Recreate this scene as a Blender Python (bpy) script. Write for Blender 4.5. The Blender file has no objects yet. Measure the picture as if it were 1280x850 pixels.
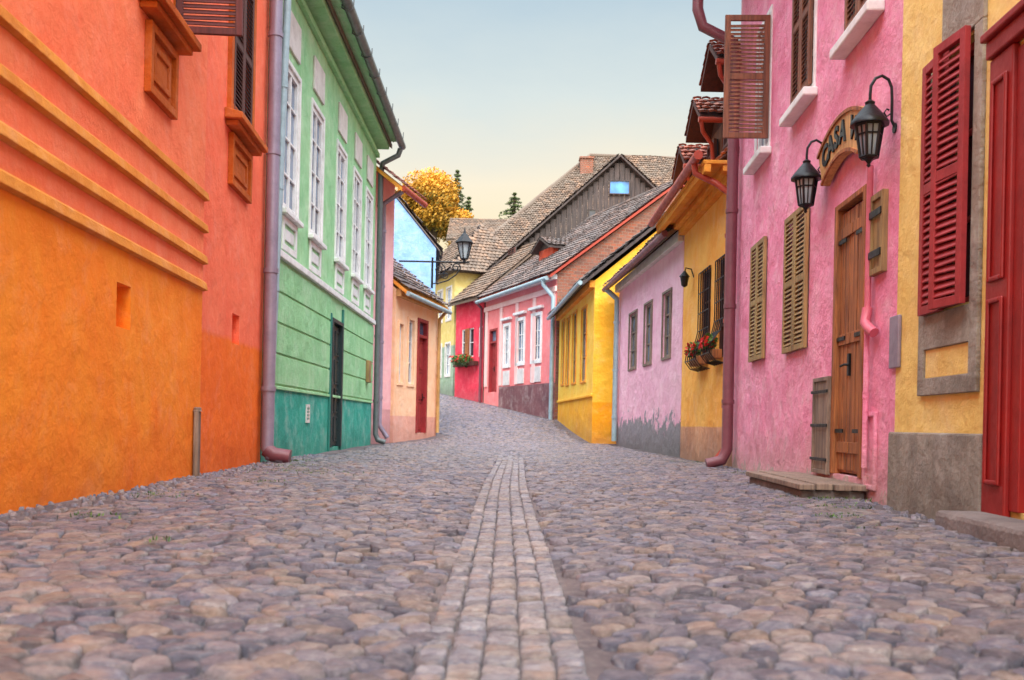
import bpy, math, random
import numpy as np
from mathutils import Vector, Matrix
random.seed(7); rng=np.random.default_rng(7)
scene=bpy.context.scene; COL=scene.collection
F=1200.;CX=640.;HY=530.;H=.6;ROLL=math.radians(1.2)
# ------------------------------------------------------------ terrain
GY=[-60,14,23,26,28,31,35,42.4,45.4,52,60,80,120,400]
GZ=[0,.02,.04,.09,.2,.42,.78,1.5,1.85,2.5,3.4,10,16,16]
def G(x,y):
    x=np.asarray(x,float);y=np.asarray(y,float)
    return (np.interp(y-.7,GY,GZ)+np.interp(y,GY,GZ)+np.interp(y+.7,GY,GZ))/3-.035*np.exp(-(x/.9)**2)*np.clip((40-y)/10,0,1)+.012*np.sin(x*2.3+y*.9)*np.sin(y*1.3-x)*np.clip((30-y)/10,0,1)
def leftX(y): return np.interp(y,[-1,5.4,12.8,22.8,24.5,28.1,30,50],[-2.6,-2.95,-3.35,-3.35,-3.03,-2.23,-3.0,-5.2])
def rightX(y): return np.interp(y,[-1,7.4,14.15,18.5,25.9,26.4,35,42.4,45.4,52],[2.57,2.95,3.25,3.25,2.8,2.15,1.6,-1.27,-2.75,-5.2])
# ------------------------------------------------------------ colour / nodes
def C(r,g,b):
    f=lambda c:(c/255/12.92) if c/255<=.04045 else ((c/255+.055)/1.055)**2.4
    return (f(r),f(g),f(b),1)
def nd(nt,t,ins=None,**p):
    n=nt.nodes.new(t)
    for k,v in p.items(): setattr(n,k,v)
    for k,v in (ins or {}).items():
        s=n.inputs[k]
        if isinstance(v,bpy.types.NodeSocket): nt.links.new(v,s)
        else: s.default_value=v
    return n
def mx(nt,fac,a,b,blend='MIX'):
    n=nd(nt,'ShaderNodeMix',{0:fac,6:a,7:b},data_type='RGBA',blend_type=blend); return n.outputs[2]
def mt(nt,op,a,b=0.,clamp=False):
    return nd(nt,'ShaderNodeMath',{0:a,1:b},operation=op,use_clamp=clamp).outputs[0]
def rmp(nt,v,a,b,c=0.,d=1.):
    return nd(nt,'ShaderNodeMapRange',{0:v,1:a,2:b,3:c,4:d}).outputs[0]
def newmat(name):
    m=bpy.data.materials.new(name);m.use_nodes=True
    nt=m.node_tree;b=nt.nodes['Principled BSDF'];return m,nt,b
def noise(nt,vec,scale,detail=6,rough=.6,dist=0.):
    return nd(nt,'ShaderNodeTexNoise',{'Vector':vec,'Scale':scale,'Detail':detail,'Roughness':rough,'Distortion':dist}).outputs[0]
def plaster(name,c1,c2,zones=(),gz=0.,grime=.45,bump=.5,patch=None,sc=1.,gc=None,fade=.25,wear=.45):
    """zones: list of (z_top, soft, colorA, colorB) painted below z_top"""
    m,nt,b=newmat(name)
    pos=nd(nt,'ShaderNodeNewGeometry').outputs['Position']
    z=nd(nt,'ShaderNodeSeparateXYZ',{0:pos}).outputs[2]
    n1=noise(nt,pos,.8*sc,10,.72,.5); n2=noise(nt,pos,9*sc,8,.72); n3=noise(nt,pos,45,4,.6); n4=noise(nt,pos,2.6*sc,9,.75,.3)
    st=nd(nt,'ShaderNodeMapping',{0:pos,3:(5,5,.30)}).outputs[0]
    ns=noise(nt,st,1.1,7,.7)
    col=mx(nt,rmp(nt,n1,.38,.62),c1,c2)
    for (zt,soft,ca,cb) in zones:
        zz=mt(nt,'ADD',z,mt(nt,'MULTIPLY',mt(nt,'SUBTRACT',n1,.5),soft))
        f=rmp(nt,zz,zt-soft*.25-.004,zt+soft*.25+.004,1,0)
        col=mx(nt,f,col,mx(nt,rmp(nt,n1,.38,.62),ca,cb))
    wc=tuple(math.sqrt(max(c,.02))*.75+.12 for c in c1[:3])+(1,)
    col=mx(nt,rmp(nt,n4,.50,.74,.0,wear),col,wc,'MULTIPLY')
    col=mx(nt,rmp(nt,n2,.45,.75,.0,wear*.6),col,(.75,.72,.7,1),'MULTIPLY')
    col=mx(nt,rmp(nt,n4,.50,.28,.0,fade),col,(.95,.88,.80,1))
    col=mx(nt,rmp(nt,ns,.52,.76,0,wear),col,wc,'MULTIPLY')
    if patch:
        pc,pz=patch
        h=mt(nt,'ADD',z,mt(nt,'MULTIPLY',mt(nt,'SUBTRACT',n4,.5),2.2))
        f=rmp(nt,h,pz-.03,pz+.03,1,0)
        col=mx(nt,f,col,mx(nt,n2,pc,(pc[0]*1.5,pc[1]*1.5,pc[2]*1.5,1)))
    zz=mt(nt,'ADD',mt(nt,'SUBTRACT',z,gz),mt(nt,'MULTIPLY',mt(nt,'ADD',n2,n1),-.6))
    col=mx(nt,rmp(nt,zz,-.55,.05,grime,0),col,gc or (.14,.12,.11,1))
    nt.links.new(col,b.inputs['Base Color'])
    b.inputs['Roughness'].default_value=.85
    b.inputs['Specular IOR Level'].default_value=.25
    nl=noise(nt,pos,2.2,4,.5)
    hh=mt(nt,'ADD',mt(nt,'MULTIPLY',nl,2.6),mt(nt,'ADD',mt(nt,'MULTIPLY',n2,.9),mt(nt,'MULTIPLY',n3,.22)))
    bp=nd(nt,'ShaderNodeBump',{'Strength':bump,'Distance':.08,'Height':hh})
    nt.links.new(bp.outputs[0],b.inputs['Normal'])
    return m
def paint(name,c,rough=.5,var=.35,metal=0.,bump=.15,sc=6.,dirt=(.35,.3,.28,1)):
    m,nt,b=newmat(name)
    pos=nd(nt,'ShaderNodeNewGeometry').outputs['Position']
    n=noise(nt,pos,sc,8,.7);n2=noise(nt,pos,sc*7,4,.6)
    col=mx(nt,rmp(nt,n,.42,.75,0,var),c,mx(nt,1.,c,dirt,'MULTIPLY'))
    nt.links.new(col,b.inputs['Base Color'])
    nt.links.new(rmp(nt,n,.3,.7,max(rough-.1,.05),min(rough+.15,1)),b.inputs['Roughness'])
    b.inputs['Metallic'].default_value=metal
    nt.links.new(nd(nt,'ShaderNodeBump',{'Strength':bump,'Distance':.02,'Height':mt(nt,'ADD',n,n2)}).outputs[0],b.inputs['Normal'])
    return m
def wood(name,c1,c2,sc=1.,rough=.65):
    m,nt,b=newmat(name)
    pos=nd(nt,'ShaderNodeNewGeometry').outputs['Position']
    st=nd(nt,'ShaderNodeMapping',{0:pos,3:(22*sc,22*sc,1.4*sc)}).outputs[0]
    n=noise(nt,st,1.,8,.7,.6);n2=noise(nt,pos,2.5,5,.6)
    col=mx(nt,rmp(nt,n,.35,.65),c1,c2)
    col=mx(nt,rmp(nt,n2,.4,.7,0,.6),col,(.5,.42,.38,1),'MULTIPLY')
    nt.links.new(col,b.inputs['Base Color']);b.inputs['Roughness'].default_value=rough
    nt.links.new(nd(nt,'ShaderNodeBump',{'Strength':.5,'Distance':.01,'Height':n}).outputs[0],b.inputs['Normal'])
    return m
def tinted(name,ca,cb,cc=None,rough=.8,bump=.4,sc=12.,moss=None):
    m,nt,b=newmat(name)
    pos=nd(nt,'ShaderNodeNewGeometry').outputs['Position']
    t=nd(nt,'ShaderNodeAttribute',attribute_name='tint').outputs['Fac']
    r=nt.nodes.new('ShaderNodeValToRGB');nt.links.new(t,r.inputs[0])
    r.color_ramp.elements[0].color=ca;r.color_ramp.elements[1].color=cb
    if cc: e=r.color_ramp.elements.new(.5);e.color=cc
    n=noise(nt,pos,sc,6,.65);n2=noise(nt,pos,.7,8,.7)
    col=mx(nt,rmp(nt,n,.35,.7,0,.6),r.outputs[0],(.55,.5,.48,1),'MULTIPLY')
    if moss: col=mx(nt,rmp(nt,n2,.40,.60,0,.85),col,moss)
    nt.links.new(col,b.inputs['Base Color']);b.inputs['Roughness'].default_value=rough
    if bump: nt.links.new(nd(nt,'ShaderNodeBump',{'Strength':bump,'Distance':.02,'Height':n}).outputs[0],b.inputs['Normal'])
    return m
def glass(name,c,rough=.08):
    m,nt,b=newmat(name)
    pos=nd(nt,'ShaderNodeNewGeometry').outputs['Position']
    n=noise(nt,pos,1.3,3,.5)
    nt.links.new(mx(nt,rmp(nt,n,.4,.6),c,(c[0]*.35,c[1]*.35,c[2]*.4,1)),b.inputs['Base Color'])
    b.inputs['Roughness'].default_value=rough;b.inputs['Specular IOR Level'].default_value=.9
    nt.links.new(nd(nt,'ShaderNodeBump',{'Strength':.08,'Distance':.02,'Height':n}).outputs[0],b.inputs['Normal'])
    return m
# ------------------------------------------------------------ mesh builder
ORG={}
class Frame:
    def __init__(s,p0,p1,side=None,n=None):
        s.o=Vector((p0[0],p0[1],0));d=Vector((p1[0]-p0[0],p1[1]-p0[1],0));s.L=d.length;s.d=d.normalized()
        s.n=Vector((s.d.y,-s.d.x,0)) if side=='L' else Vector((-s.d.y,s.d.x,0))
        if n is not None: s.n=Vector(n).normalized()
    def P(s,u,z,k=0.): 
        v=s.o+s.d*u+s.n*k; return Vector((v.x,v.y,z))
    def uY(s,Y): return (Y-s.o.y)/s.d.y
    def hit(s,px,py,k=0.):
        x=px-CX;z=HY-py
        a=(x*math.cos(ROLL)-z*math.sin(ROLL))/F; b=(x*math.sin(ROLL)+z*math.cos(ROLL))/F
        o=s.o+s.n*k
        u=(a*o.y-o.x)/(s.d.x-a*s.d.y); Y=o.y+u*s.d.y
        return u,H+b*Y,Y
    def rect(s,x0,x1,yt,yb,k=0.):
        ym=(yt+yb)/2;xm=(x0+x1)/2
        ua=s.hit(x0,ym,k)[0];ub=s.hit(x1,ym,k)[0]
        return min(ua,ub),max(ua,ub),s.hit(xm,yb,k)[1],s.hit(xm,yt,k)[1]
class MB:
    def __init__(s): s.v=[];s.f=[];s.m=[];s.t=[]
    def add(s,vs,fs,mi=0,tint=.5):
        b=len(s.v);s.v+=[tuple(v) for v in vs];s.t+=[tint]*len(vs)
        for f in fs: s.f.append(tuple(i+b for i in f));s.m.append(mi)
    def hexa(s,c,mi=0,tint=.5):
        s.add(c,[(0,1,2,3),(7,6,5,4),(0,4,5,1),(1,5,6,2),(2,6,7,3),(3,7,4,0)],mi,tint)
    def box(s,fr,u0,u1,z0,z1,k0,k1,mi=0,tint=.5):
        P=fr.P
        s.hexa([P(u0,z0,k0),P(u1,z0,k0),P(u1,z1,k0),P(u0,z1,k0),P(u0,z0,k1),P(u1,z0,k1),P(u1,z1,k1),P(u0,z1,k1)],mi,tint)
    def frame(s,fr,u0,u1,z0,z1,w,k0,k1,mi=0):
        s.box(fr,u0,u0+w,z0,z1,k0,k1,mi);s.box(fr,u1-w,u1,z0,z1,k0,k1,mi)
        s.box(fr,u0+w,u1-w,z0,z0+w,k0,k1,mi);s.box(fr,u0+w,u1-w,z1-w,z1,k0,k1,mi)
    def tube(s,pts,r,seg=12,mi=0,cap=True,tint=.5):
        pts=[Vector(p) for p in pts];n=len(pts);rs=r if isinstance(r,(list,tuple)) else [r]*n
        vs=[];ref=None
        for i,p in enumerate(pts):
            t=((pts[i]-pts[i-1]).normalized() if i>0 else Vector())+((pts[i+1]-pts[i]).normalized() if i<n-1 else Vector())
            t.normalize()
            if ref is None: ref=Vector((0,0,1)) if abs(t.z)<.9 else Vector((1,0,0))
            a=t.cross(ref)
            if a.length<1e-3: a=t.orthogonal()
            a.normalize();b=t.cross(a).normalized();ref=a.cross(t)
            ref.normalize()
            for k in range(seg):
                th=2*math.pi*k/seg;vs.append(p+(a*math.cos(th)+b*math.sin(th))*rs[i])
        fs=[]
        for i in range(n-1):
            for k in range(seg): fs.append((i*seg+k,i*seg+(k+1)%seg,(i+1)*seg+(k+1)%seg,(i+1)*seg+k))
        if cap: fs+= [tuple(range(seg)),tuple(range((n-1)*seg,n*seg))]
        s.add(vs,fs,mi,tint)
    def obj(s,name,mats,parent=None,bevel=0.,smooth=False,loc=None,**props):
        L=ORG.get(parent.name,Vector()) if parent else (Vector(loc) if loc else Vector())
        me=bpy.data.meshes.new(name)
        me.from_pydata([(v[0]-L.x,v[1]-L.y,v[2]-L.z) for v in s.v],[],s.f)
        for m in (mats if isinstance(mats,(list,tuple)) else [mats]): me.materials.append(m)
        me.polygons.foreach_set('material_index',s.m)
        at=me.attributes.new('tint','FLOAT','POINT');at.data.foreach_set('value',s.t)
        if smooth: me.shade_smooth()
        me.update()
        o=bpy.data.objects.new(name,me);COL.objects.link(o);ORG[o.name]=L
        if parent: o.parent=parent
        else: o.location=L
        if smooth and hasattr(me,'set_sharp_from_angle'): me.set_sharp_from_angle(angle=math.radians(50))
        if bevel:
            b=o.modifiers.new('bevel','BEVEL');b.width=bevel;b.segments=2;b.limit_method='ANGLE'
        for k,v in props.items(): o[k]=v
        return o
def empty(name,loc,label,cat,**p):
    o=bpy.data.objects.new(name,None);COL.objects.link(o);o.location=loc;ORG[o.name]=Vector(loc)
    o.empty_display_size=.3;o['label']=label;o['category']=cat
    for k,v in p.items(): o[k]=v
    return o
# ------------------------------------------------------------ facade parts
def walls(fr,u0,u1,zb,zt,depth,ops,mat,parent,rd=.16,pitch=None,sidemat=None,name='wall'):
    mb=MB()
    us=sorted({u0,u1,*[v for o in ops for v in o[:2]]});zs=sorted({zb,zt,*[v for o in ops for v in o[2:4]]})
    for i in range(len(us)-1):
        for j in range(len(zs)-1):
            uc=(us[i]+us[i+1])/2;zc=(zs[j]+zs[j+1])/2
            if any(o[0]<uc<o[1] and o[2]<zc<o[3] for o in ops): continue
            mb.add([fr.P(us[i],zs[j]),fr.P(us[i+1],zs[j]),fr.P(us[i+1],zs[j+1]),fr.P(us[i],zs[j+1])],[(0,1,2,3)])
    for a,b,c,d in [o[:4] for o in ops]:
        q=[(a,c),(b,c),(b,d),(a,d)]
        mb.add([fr.P(u,z) for u,z in q]+[fr.P(u,z,-rd) for u,z in q],[(0,1,5,4),(1,2,6,5),(2,3,7,6),(3,0,4,7),(4,5,6,7)])
    zr=zt+math.tan(math.radians(pitch))*depth/2 if pitch else zt
    si=0
    mats=[mat]
    if sidemat: mats.append(sidemat);si=1
    for u in (u0,u1):
        mb.add([fr.P(u,zb,0),fr.P(u,zb,-depth),fr.P(u,zt,-depth),fr.P(u,zr,-depth/2),fr.P(u,zt,0)],[(0,1,2,3,4)],si)
    mb.add([fr.P(u0,zb,-depth),fr.P(u1,zb,-depth),fr.P(u1,zt,-depth),fr.P(u0,zt,-depth)],[(0,1,2,3)],si)
    if not pitch: mb.add([fr.P(u0,zt,0),fr.P(u1,zt,0),fr.P(u1,zt,-depth),fr.P(u0,zt,-depth)],[(0,1,2,3)],si)
    return mb.obj(name,mats,parent)
def tiles(mb,O,U,V,L,Hh,w=.2,row=.28,inside=None,mi=0,amp=.02,sag=.03):
    U=U.normalized();V=V.normalized();N=U.cross(V)
    if N.z<0: N=-N
    nr=int(Hh/row)+1;nc=int(L/w)+1
    for r in range(nr):
        off=(r%2)*.5*w
        for c in range(-1,nc+1):
            ua=max(0,c*w+off);ub=min(L,(c+1)*w+off-.012)
            if ub-ua<.03: continue
            va=r*row;vb=min(Hh,va+row*1.25)
            if inside and not inside((ua+ub)/2,(va+vb)/2): continue
            j=random.uniform(-amp,amp);h0=.06+random.uniform(0,amp);va+=random.uniform(-amp,amp)
            p=lambda u,v,h:O+U*u+V*v+N*(h+sag*(1+math.sin(u*1.3+.6*math.sin(v*.9))*math.cos(v*.8+u*.3)))
            um=(ua+ub)/2
            mb.add([p(ua,va,h0),p(um,va-.02,h0+.02),p(ub,va,h0+j*.5),p(ub,vb,.02),p(um,vb,.035),p(ua,vb,.02),p(ua,va,h0-.035),p(um,va-.02,h0-.015),p(ub,va,h0-.035)],
                   [(0,1,4,5),(1,2,3,4),(6,7,1,0),(7,8,2,1)],mi,random.random())
def roof(fr,u0,u1,ze,depth,pitch,parent,mat,over=.4,end=.15,tile=.2,trim=None,both=False,thick=.10):
    t=math.tan(math.radians(pitch));zr=ze+t*depth/2
    mb=MB();a,b=u0-end,u1+end;mats=[mat,trim or mat]
    P=fr.P
    def slab(k0,z0,k1,z1):
        mb.hexa([P(a,z0,k0),P(b,z0,k0),P(b,z1,k1),P(a,z1,k1),P(a,z0+thick,k0),P(b,z0+thick,k0),P(b,z1+thick,k1),P(a,z1+thick,k1)],1)
    e=.03
    slab(over,ze-over*t+e,-depth/2,zr+e);slab(-depth-over,ze-over*t+e,-depth/2-.002,zr+e)
    for k,s in ((over,-1),(-depth-over,1)):
        if s==1 and not both: continue
        O=P(a,ze-over*t+e+thick,k);V=(P(a,zr,-depth/2)-P(a,ze-over*t,k));U=P(b,0,0)-P(a,0,0)
        tiles(mb,O,U,V,U.length,V.length,w=tile,row=tile*1.35)
    n=int((b-a)/.35)
    for i in range(n):
        q=a+(b-a)*i/n;q2=a+(b-a)*(i+1)/n
        mb.tube([P(q,zr+thick+.05,-depth/2),P(q2+.03,zr+thick+.065,-depth/2)],[.12,.10],8,0,tint=random.random())
    return mb.obj('roof',mats,parent)
def window(fr,r,parent,fm,pm,cols=2,rows=3,rec=.10,fw=.05,sur=None,sw=.12,sp=.03,sill=None,name='window'):
    u0,u1,z0,z1=r;mb=MB()
    mb.frame(fr,u0+.002,u1-.002,z0+.002,z1-.002,fw,-rec,-rec+.05)
    for i in range(1,cols):
        u=u0+(u1-u0)*i/cols;mb.box(fr,u-.022,u+.022,z0+fw,z1-fw,-rec+.004,-rec+.045)
    for j in range(1,rows):
        z=z0+(z1-z0)*j/rows;mb.box(fr,u0+fw,u1-fw,z-.016,z+.016,-rec+.008,-rec+.038)
    w=mb.obj(name,fm,parent,bevel=.004)
    p=MB();p.box(fr,u0+.01,u1-.01,z0+.01,z1-.01,-rec-.03,-rec+.006);p.obj('pane',pm,w)
    if sur:
        s=MB();s.frame(fr,u0-sw,u1+sw,z0-sw,z1+sw,sw,-.01,sp);s.obj('window_surround',sur,w,bevel=.006)
    if sill:
        s=MB();s.box(fr,u0-.12,u1+.12,z0-.09,z0-.002,-.02,.12);s.obj('sill',sill,w,bevel=.012)
    return w
def shutter(fr,u0,u1,z0,z1,k,parent,mat,th=.04,slat=.05,fw=.06,rails=1):
    mb=MB();mb.frame(fr,u0,u1,z0,z1,fw,k,k+th)
    zs=[z0+fw+(z1-z0-2*fw)*i/(rails+1) for i in range(rails+2)]
    for z in zs[1:-1]: mb.box(fr,u0+fw,u1-fw,z-.035,z+.035,k+.002,k+th-.002)
    n=int((z1-z0-2*fw)/slat)
    for i in range(n):
        z=z0+fw+slat*(i+.2)
        a,b=u0+fw-.005,u1-fw+.005;P=fr.P;q=random.uniform(-.004,.004)
        mb.hexa([P(a,z+q,k+th-.008),P(b,z-q,k+th-.008),P(b,z+slat*.8-q,k+.006),P(a,z+slat*.8+q,k+.006),
                 P(a,z+.009+q,k+th-.003),P(b,z+.009-q,k+th-.003),P(b,z+slat*.8+.009-q,k+.011),P(a,z+slat*.8+.009+q,k+.011)])
    return mb.obj('shutter',mat,parent,bevel=.003)
def door(fr,r,parent,mat,fm,hm,rec=.10,leaves=2,panels=3,fw=.09,transom=0.,pm=None,proud=.03,planks=0):
    u0,u1,z0,z1=r;mb=MB()
    zt=z1-transom;w=(u1-u0-2*fw)/leaves
    for i in range(leaves):
        a=u0+fw+w*i+.004;b=a+w-.008
        mb.box(fr,a,b,z0+.02,zt-fw,-rec-.03,-rec+.01)
        if planks:
            for j in range(planks):
                q0=a+(b-a)*j/planks+.004;q1=a+(b-a)*(j+1)/planks-.004
                mb.box(fr,q0,q1,z0+.03+random.uniform(0,.02),zt-fw-.01,-rec+.011,-rec+.022+random.uniform(0,.008))
            for zc in (z0+.25,(z0+zt)/2,zt-fw-.2): mb.box(fr,a+.01,b-.01,zc-.05,zc+.05,-rec+.03,-rec+.045)
            continue
        for j in range(panels):
            c=z0+.1+(zt-fw-z0-.12)*j/panels;d=z0+.1+(zt-fw-z0-.12)*(j+1)/panels-.07
            if b-a>.25: 
                mb.frame(fr,a+.06,b-.06,c,d,.03,-rec+.008,-rec+.03);mb.box(fr,a+.12,b-.12,c+.06,d-.06,-rec+.008,-rec+.022)
    o=mb.obj('door',mat,parent,bevel=.004)
    f=MB();f.box(fr,u0-.03,u0+fw,z0,z1+.03,-rec-.02,proud);f.box(fr,u1-fw,u1+.03,z0,z1+.03,-rec-.02,proud);f.box(fr,u0+fw,u1-fw,z1-fw+.03,z1+.03,-rec-.02,proud)
    if transom: f.box(fr,u0+fw,u1-fw,zt-fw,zt-.01,-rec-.02,proud-.01)
    f.obj('door_frame',fm,o,bevel=.006)
    if transom and pm:
        p=MB();p.box(fr,u0+fw,u1-fw,zt,z1-fw+.02,-rec-.02,-rec+.005);p.obj('pane',pm,o)
    h=MB();uh=u0+fw+w*(1 if leaves>1 else .85)+.05;P=fr.P;zm=z0+1.0
    h.box(fr,uh-.025,uh+.025,zm-.1,zm+.1,-rec+.02,-rec+.045)
    h.tube([P(uh,zm,-rec+.03),P(uh,zm,-rec+.08),P(uh+.1,zm-.01,-rec+.08)],.011,8)
    h.obj('handle',hm,o,smooth=True)
    return o
def pipe(parent,pts,r,mat,name='drainpipe',clamps=True,seg=14):
    mb=MB();mb.tube(pts,r,seg)
    if clamps:
        for i in range(len(pts)-1):
            a,b=Vector(pts[i]),Vector(pts[i+1])
            if (a-b).length>1.2 and abs((a-b).normalized().z)>.9:
                n=int((a-b).length/1.6)+1
                for j in range(n):
                    c=a.lerp(b,(j+.5)/n);mb.tube([c-Vector((0,0,.03)),c+Vector((0,0,.03))],r*1.14,seg)
    return mb.obj(name,mat,parent,smooth=True)
def band(fr,u0,u1,z0,z1,k0,k1,parent,mat,name='cornice',bevel=.01,slope=0):
    mb=MB()
    if slope:
        P=fr.P;mb.hexa([P(u0,z0,k0),P(u1,z0,k0),P(u1,z1,k0),P(u0,z1,k0),P(u0,z0,k1),P(u1,z0,k1),P(u1,z1-slope,k1),P(u0,z1-slope,k1)])
    else: mb.box(fr,u0,u1,z0,z1,k0,k1)
    return mb.obj(name,mat,parent,bevel=bevel)
# ------------------------------------------------------------ materials
M={}
M['zinc']=paint('weathered_zinc',C(150,138,156),.42,.55,.3,sc=3.)
M['zincblue']=paint('pale_zinc',C(160,182,190),.45,.4,.1)
M['pipebrown']=paint('brown_pipe_paint',C(122,68,78),.42,.4)
M['pipered']=paint('red_brown_gutter_paint',C(176,68,50),.42,.4)
M['pipegreen']=paint('dark_grey_gutter',C(104,110,112),.42,.4,.2)
M['iron']=paint('black_iron',C(24,24,28),.4,.2,.4)
M['white']=paint('white_paint',C(236,234,232),.6,.45,sc=4)
M['offwhite']=paint('offwhite_paint',C(222,214,210),.6,.5,sc=4)
M['glass']=glass('window_glass',C(120,140,165))
M['darkglass']=glass('dark_window_glass',C(60,66,80))
M['lampglass']=glass('lantern_glass',C(170,180,185),.2)
M['ochre']=plaster('ochre_trim',C(246,166,66),C(230,142,48),bump=.4,grime=.1,fade=.1)
M['bandochre']=plaster('dull_ochre_band',C(232,150,62),C(212,124,46),bump=.4,grime=.1,fade=.1)
M['browntrim']=plaster('brown_orange_trim',C(206,104,34),C(178,82,26),bump=.4,grime=.1,fade=.05)
M['shutmaroon']=wood('maroon_shutter_wood',C(112,44,42),C(82,30,30))
M['shutdark']=wood('dark_brown_shutter_wood',C(98,48,38),C(68,34,30))
M['shutbrown']=wood('brown_shutter_wood',C(150,92,62),C(92,56,42))
M['shutolive']=wood('olive_beige_shutter_wood',C(184,152,96),C(122,98,64))
M['signwood']=wood('tan_sign_wood',C(220,176,112),C(178,132,78))
M['shutred']=paint('dark_red_shutter_paint',C(158,42,46),.55,.65,sc=5.)
M['doorbrown']=wood('brown_door_wood',C(196,122,66),C(104,58,34))
M['doorred']=paint('deep_red_door_paint',C(146,20,18),.5,.6,sc=3.)
M['doordark']=paint('dark_green_door_paint',C(26,46,50),.45,.3)
M['teal']=paint('teal_frame_paint',C(34,120,108),.5,.3)
M['conduit']=paint('dull_pink_conduit_paint',C(206,104,122),.5,.5)
M['greywood']=wood('grey_weathered_wood',C(162,140,122),C(100,84,76))
M['darkwood']=wood('dark_timber_boards',C(92,76,72),C(42,36,38))
M['concrete']=plaster('grey_cement',C(172,162,146),C(140,132,122),bump=.7,grime=.4)
M['roofbrown']=tinted('brown_roof_tiles',C(88,70,60),C(156,122,98),C(122,98,82),bump=.5,moss=C(114,100,88))
M['roofgrey']=tinted('grey_roof_tiles',C(76,64,64),C(152,122,110),C(112,94,88),bump=.5,moss=C(102,94,92))
M['roofred']=tinted('red_roof_tiles',C(118,54,42),C(186,98,70),C(150,76,58),bump=.5,moss=C(120,84,72))
M['stone']=plaster('step_stone',C(160,146,142),C(118,108,108),bump=.8,grime=.3)
# ------------------------------------------------------------ GROUND
gm,nt,b=newmat('trodden_earth')
pos=nd(nt,'ShaderNodeNewGeometry').outputs['Position']
n=noise(nt,pos,1.3,8,.7);n2=noise(nt,pos,34,6,.7)
col=mx(nt,rmp(nt,n,.42,.66),C(74,66,72),C(120,106,106));col=mx(nt,rmp(nt,n2,.5,.75,0,.5),col,C(158,144,138))
ys=nd(nt,'ShaderNodeSeparateXYZ',{0:pos}).outputs[1]
col=mx(nt,rmp(nt,ys,62,66,0,1),col,C(70,84,40))
nt.links.new(col,b.inputs['Base Color']);b.inputs['Roughness'].default_value=.9
nt.links.new(nd(nt,'ShaderNodeBump',{'Strength':.9,'Distance':.02,'Height':n2}).outputs[0],b.inputs['Normal'])
xs=np.unique(np.concatenate([np.linspace(-300,-6,14),np.linspace(-6,6,101),np.linspace(6,300,14)]))
yy=np.unique(np.concatenate([np.linspace(-60,0,8),np.linspace(0,60,401),np.linspace(60,400,60)]))
XX,YY=np.meshgrid(xs,yy)
pn=np.sin(XX*1.9+1.3*np.sin(YY*.8))*np.sin(YY*1.1+1.7*np.sin(XX*1.2+2))+.5*np.sin(XX*4.3+YY*2.1)*np.sin(YY*3.7-XX)
fill=np.clip(pn-.4,0,.7)/.7*.012*(YY<30)
ZZ=G(XX,YY)-.007+fill*(np.abs(XX)>.4)
mb=MB();nx=len(xs)
mb.v=[tuple(v) for v in np.stack([XX,YY,ZZ],-1).reshape(-1,3)];mb.t=[.5]*len(mb.v)
for i in range(len(yy)-1):
    for j in range(nx-1): mb.f.append((i*nx+j,i*nx+j+1,(i+1)*nx+j+1,(i+1)*nx+j));mb.m.append(0)
mb.obj('ground',gm,None,smooth=True,kind='structure',label='trodden earth ground under and around the street',category='ground')
def pal(*a): return np.array([C(*c)[:3] for c in a])
PAL=pal((120,118,132),(106,106,122),(134,128,136),(98,98,112),(128,118,122),(116,112,126),(148,138,138),(92,90,102),(134,120,118),(124,124,138),(142,126,118),(110,104,114))
def assemble(c0x,c0y,R,hgt,prof,palt,tilt,gain=1.,wobv=.03):
    ndr=R.shape[1];th=np.arange(ndr)*2*np.pi/ndr+.2;ct,st=np.cos(th),np.sin(th);n=len(c0x)
    hz=hgt*rng.uniform(.7,1.25,n)+rng.uniform(-.003,.003,n);ax=rng.normal(0,tilt,n);ay=rng.normal(0,tilt,n)
    V=[]
    for s,hh in prof:
        wob=1+rng.normal(0,wobv,R.shape)
        dx=R*ct*s*wob;dy=R*st*s*wob;px=c0x[:,None]+dx;py=c0y[:,None]+dy
        pz=G(px,py)+hz[:,None]*hh+(dx*ax[:,None]+dy*ay[:,None])*(hh>0)+rng.normal(0,.0014,R.shape)
        V.append(np.stack([px,py,pz],-1))
    nr=len(prof);V=np.stack(V,1).reshape(-1,3)
    base=(np.arange(n)*nr*ndr)[:,None,None,None]
    r=np.arange(nr-1)[None,:,None,None]*ndr;a=np.arange(ndr)[None,None,:,None];a2=(a+1)%ndr
    Q=np.concatenate([base+r+a,base+r+a2,base+r+ndr+a2,base+r+ndr+a],-1).reshape(-1,4)
    cap=(np.arange(n)*nr*ndr+(nr-1)*ndr)[:,None]+np.arange(ndr)[None,:]
    col=palt[rng.integers(0,len(palt),n)]*rng.uniform(.8,1.25,n)[:,None]*gain
    colv=np.repeat(np.concatenate([col,np.ones((n,1))],1),nr*ndr,0)
    return V,Q,cap,colv
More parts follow.
